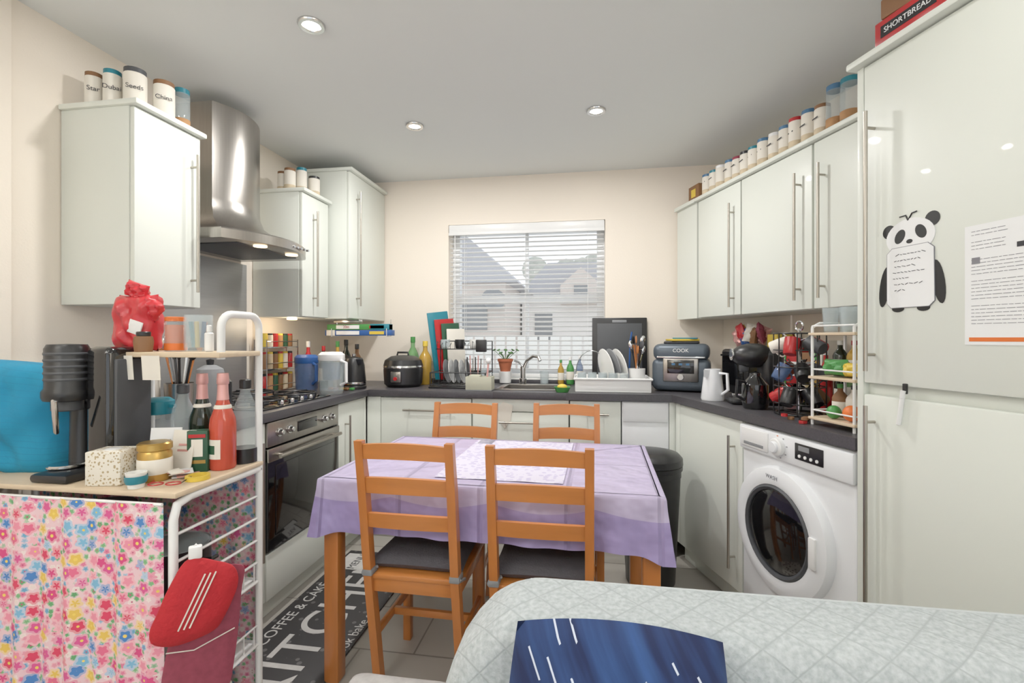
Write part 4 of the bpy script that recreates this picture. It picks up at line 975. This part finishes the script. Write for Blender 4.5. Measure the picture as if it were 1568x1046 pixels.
b.tube([(.04, 0, .14), (.085, 0, .14), (.09, 0, .06), (.05, 0, .03)], .008, WHITEG, 8); b.done('white_jug', x=.235, y=.10, z=Z, rot=20, fr='R')
b = B()
b.box((0, 0, .015), (.13, .24, .03), BLACK, .012); b.box((0, .07, .14), (.12, .1, .25), BLACK, .03, seg=4); b.sph((0, -.01, .235), (.07, .10, .06), BLACK); b.lathe([(.04, 0), (.045, .01), (.045, .02), (0, .02)], CHROME, (0, -.06, .03)); b.cyl((0, -.105, .24), .03, .01, CHROME, rot=RX, bev=.002); b.box((0, -.05, .175), (.04, .04, .04), DGREY, .008)
b.done('pod_coffee_machine', x=.40, y=.22, z=Z, rot=-20, fr='R')
b = B(); b.lathe([(0, 0), (.05, 0), (.058, .03), (.056, .11), (.026, .145), (.024, .16), (0, .17)], BLKG); b.tube([(0, -.052, .12), (0, -.09, .13), (0, -.095, .06), (0, -.058, .04)], .007, BLACK, 8); b.done('coffee_carafe', x=.54, y=.12, z=Z, fr='R')
b = B(); b.tube([(.09*math.cos(t*.5236), .09*math.sin(t*.5236), .006) for t in range(12)], .005, BLACK, 8, True); b.tube([(-.09, 0, .006), (.09, 0, .006)], .004, BLACK, 6)
b.tube([(0, 0, .005), (0, 0, .36)], .006, CHROME, 8); b.tube([(.02*math.cos(t), 0, .37+.02*math.sin(t)) for t in [k*.5236 for k in range(12)]], .004, CHROME, 6, True)
for zz in (.05, .12, .2, .27, .34): b.tube([(.095*math.cos(t*.5236), .095*math.sin(t*.5236), zz) for t in range(12)], .0028, BLACK, 6, True)
for k in range(8):
    a = k*math.pi/4; b.tube([(.095*math.cos(a), .095*math.sin(a), zz) for zz in (.006, .34)], .0028, BLACK, 6)
mc = [BLACK, REDG, BROWN, DGREY, BLKG, WHITE, REDG, TERRA, BLACK, GLASSB, LABEL]
for lv, z in enumerate((.10, .20, .31)):
    for k in range(5):
        a = k*math.pi*.4+lv*.7; ca, sa = math.cos(a), math.sin(a)
        b.tube([(0, 0, z), (.04*ca, .04*sa, z+.01), (.06*ca, .06*sa, z+.03)], .003, CHROME, 6)
        mm = mc[(k*2+lv*3) % 11]
        t0 = B(); mug(t0, (0, 0, -.04), .029, .07, mm, 0)
        for f in t0.bm.faces: f.material_index = b.mi(mm)
        t0.bm.transform(Matrix.Translation((.07*ca, .07*sa, z-.02)) @ Matrix.Rotation(a+math.pi, 4, 'Z') @ Matrix.Rotation(rad(45+25*math.sin(k*3+lv)), 4, 'Y'))
        me = bpy.data.meshes.new('t'); t0.bm.to_mesh(me); t0.bm.free(); b.bm.from_mesh(me); bpy.data.meshes.remove(me)
b.done('mug_tree', x=.735, y=.18, z=Z, fr='R')
b = B(); cols = [(YELLOW, .08, .34), (GREEN, .06, .30), (REDG, .09, .28), (BROWN, .07, .25), (LABEL, .07, .31)]; xx = 0
for m, w, h in cols: b.box((xx+w/2, 0, h/2), (w-.003, .12, h), m, .003); b.box((xx+w/2, -.061, h*.6), (w*.7, .001, h*.25), WHITE, 0); xx += w
b.done('cereal_boxes', x=.20, y=.50, z=Z, fr='R')
b = B()
for k in range(6): jar(b, (k*.075, .01*(k % 2), 0), .033, .13+.03*(k % 3), [REDG, BLACK, BLUEL][k % 3], [BROWN, GLASS, SPICE][k % 3])
b.done('food_jars', x=.66, y=.50, z=Z, fr='R')
b = B()
for k in range(5): bottle(b, (k*.065, .015*(k % 2), 0), .026, .22+.03*(k % 3), [DBOT, OIL, REDG, DBOT, GBOT][k], [BLACK, GREEN, WHITE, REDG, BLACK][k], [LABEL, YELLOW, None, LABEL, LABEL][k])
b.done('condiment_bottles', x=.52, y=.385, z=Z, fr='R')
b = B()
for sx in (-.09, .09):
    for sy in (-.07, .07): b.tube([(sx, sy, 0), (sx, sy, .36)], .005, WHITE, 8)
    b.tube([(sx, -.07, .36), (sx, -.04, .375), (sx, .04, .375), (sx, .07, .36)], .005, WHITE, 8)
for z in (.02, .17, .33):
    b.bb(-.1, .1, -.08, .08, z, z+.01, LWOOD, .002); b.tube([(-.09, -.07, z+.035), (.09, -.07, z+.035), (.09, .07, z+.035), (-.09, .07, z+.035)], .003, WHITE, 6, True)
for k in range(4): b.lathe([(0, 0), (.022, 0), (.028, .09), (.026, .09), (.02, .005), (0, .005)], GLASS, (-.06+.04*k, -.02+.03*(k % 2), .341), seg=16)
for k in range(3): bottle(b, (-.06+k*.06, .02, .181), .024, .13, [DBOT, OIL, BROWN][k], [WHITE, REDG, BLACK][k], LABEL)
for k in range(3): bottle(b, (-.06+k*.06, .02, .031), .026, .12, [BROWN, LABEL, DBOT][k], [GREEN, BLACK, WHITE][k], LABEL)
b.pillow((-.02, -.035, .215), (.1, .06, .05), GREEN, wob=.006, n=10, pw=3); b.pillow((.05, -.035, .21), (.07, .05, .04), YELLOW, wob=.005, n=10, pw=3); b.sph((.05, -.04, .06), (.028, .028, .028), ORANGE); b.sph((-.02, -.045, .055), (.024, .024, .024), GREEN)
b.done('tiered_counter_shelf', x=1.03, y=.13, z=Z, fr='R')
b = B()
for k in range(9): b.cyl((.05*math.sin(k), .03*math.cos(k*2), .006+.011*(k % 2)), .012, .01, [BLACK, BROWN, REDG][k % 3], seg=12)
b.done('coffee_pods', x=.875, y=.06, z=Z, fr='R')

# ------------------------------------------------------------------ outside
b = B(); b.bb(-6, 6, 3.8, 22, -.4, -.3, GRASS, 0); b.done('garden_paving')
b = B(); b.bb(-7, -1.55, 9, 13, -.3, 2.35, HWALL2, 0)
b.prism([(-7.2, -2.3), (-1.3, -2.3), (-2.3, -3.2), (-7.2, -3.2)][::-1], 8.9, 13, HROOF, MXZ)
b.bb(-1.5, 3.5, 11, 15, -.3, 2.1, HWALL, 0)
b.prism([(-1.7, -2.1), (3.7, -2.1), (3.0, -2.95), (-.9, -2.95)][::-1], 10.9, 15, HROOF, MXZ)
b.prism([(-.6, -2.0), (.3, -2.0), (.3, -2.4), (-.15, -2.8), (-.6, -2.4)][::-1], 10.6, 11.5, HWALL2, MXZ)
b.bb(-.3, 0, 10.58, 10.62, 2.0, 2.4, MGREY, 0); b.bb(-2.5, -1.9, 8.97, 9.02, 1.4, 2.0, MGREY, 0); b.bb(-1.2, -.8, 10.97, 11.02, 1.2, 1.8, MGREY, 0)
b.lathe([(0, 0), (.12, .01), (.22, .05), (.23, .055)], MGREY, (-1.75, 8.85, 1.95), (rad(60), 0, rad(20))); b.tube([(-1.75, 9.0, 1.85), (-1.75, 8.85, 1.95), (-1.7, 8.6, 1.9)], .015, MGREY, 6)
b.done('neighbouring_houses')
b = B(); rt = random.Random(8)
for k in range(30): b.sph((-2+k*.2, 18+rt.random(), 3.0+rt.random()*.9), (.5, .4, .5), HTREE, u=8, v=6)
for k in range(8): b.tube([(-2+k*.8, 18, -.3), (-2+k*.8, 18, 3.2)], .12, HTREE, 6)
b.done('distant_trees')
b = B()
for k in range(34): b.bb(-3.2+k*.15, -3.08+k*.15, 6.5, 6.53, -.3, 1.28, TRIM, .005)
b.bb(-3.3, 2, 6.53, 6.56, 1.0, 1.06, TRIM, 0); b.done('picket_fence')

# ------------------------------------------------------------------ lights / world / camera
w = bpy.data.worlds.new('World'); sc.world = w; w.use_nodes = True
nt = w.node_tree; bg = nt.nodes['Background']
bg.inputs['Color'].default_value = (.90, .95, 1, 1); bg.inputs['Strength'].default_value = 1.2
for (x, y, e) in ((-1.45, -.9, 30), (1.9, -1.0, 30)):  # unseen uplighters behind the camera, added to bounce fill off the ceiling
    b = B(); b.cyl((0, 0, .012), .14, .024, BLACK, bev=.004); b.tube([(0, 0, .02), (0, 0, 1.72)], .012, BLACK, 10)
    b.lathe([(.012, 1.70), (.10, 1.76), (.16, 1.83), (.155, 1.83), (.09, 1.765), (0, 1.735)], WHITE, seg=32); b.lathe([(0, 1.76), (.07, 1.77)], LAMP)
    b.done('fill_uplighter_stand', x, y)
    L = bpy.data.lights.new('ceiling_bounce_fill', 'AREA'); L.shape = 'DISK'; L.size = .28; L.energy = e; L.color = (1, .985, .96)
    o = bpy.data.objects.new('ceiling_bounce_fill', L); o.location = (x, y, 1.84); o.rotation_euler = (rad(180), 0, 0); sc.collection.objects.link(o)

cam = bpy.data.cameras.new('Camera'); cam.sensor_width = 36; cam.lens = 36*735/1568; cam.shift_y = -5/1568; cam.clip_start = .02
co = bpy.data.objects.new('Camera', cam); co.location = (0, 0, 1.24); co.rotation_euler = (rad(90), 0, rad(8.97)); sc.collection.objects.link(co)
sc.camera = co
sc.view_settings.view_transform = 'Standard'
sc.view_settings.exposure = 0.12
sc.view_settings.gamma = 1.18
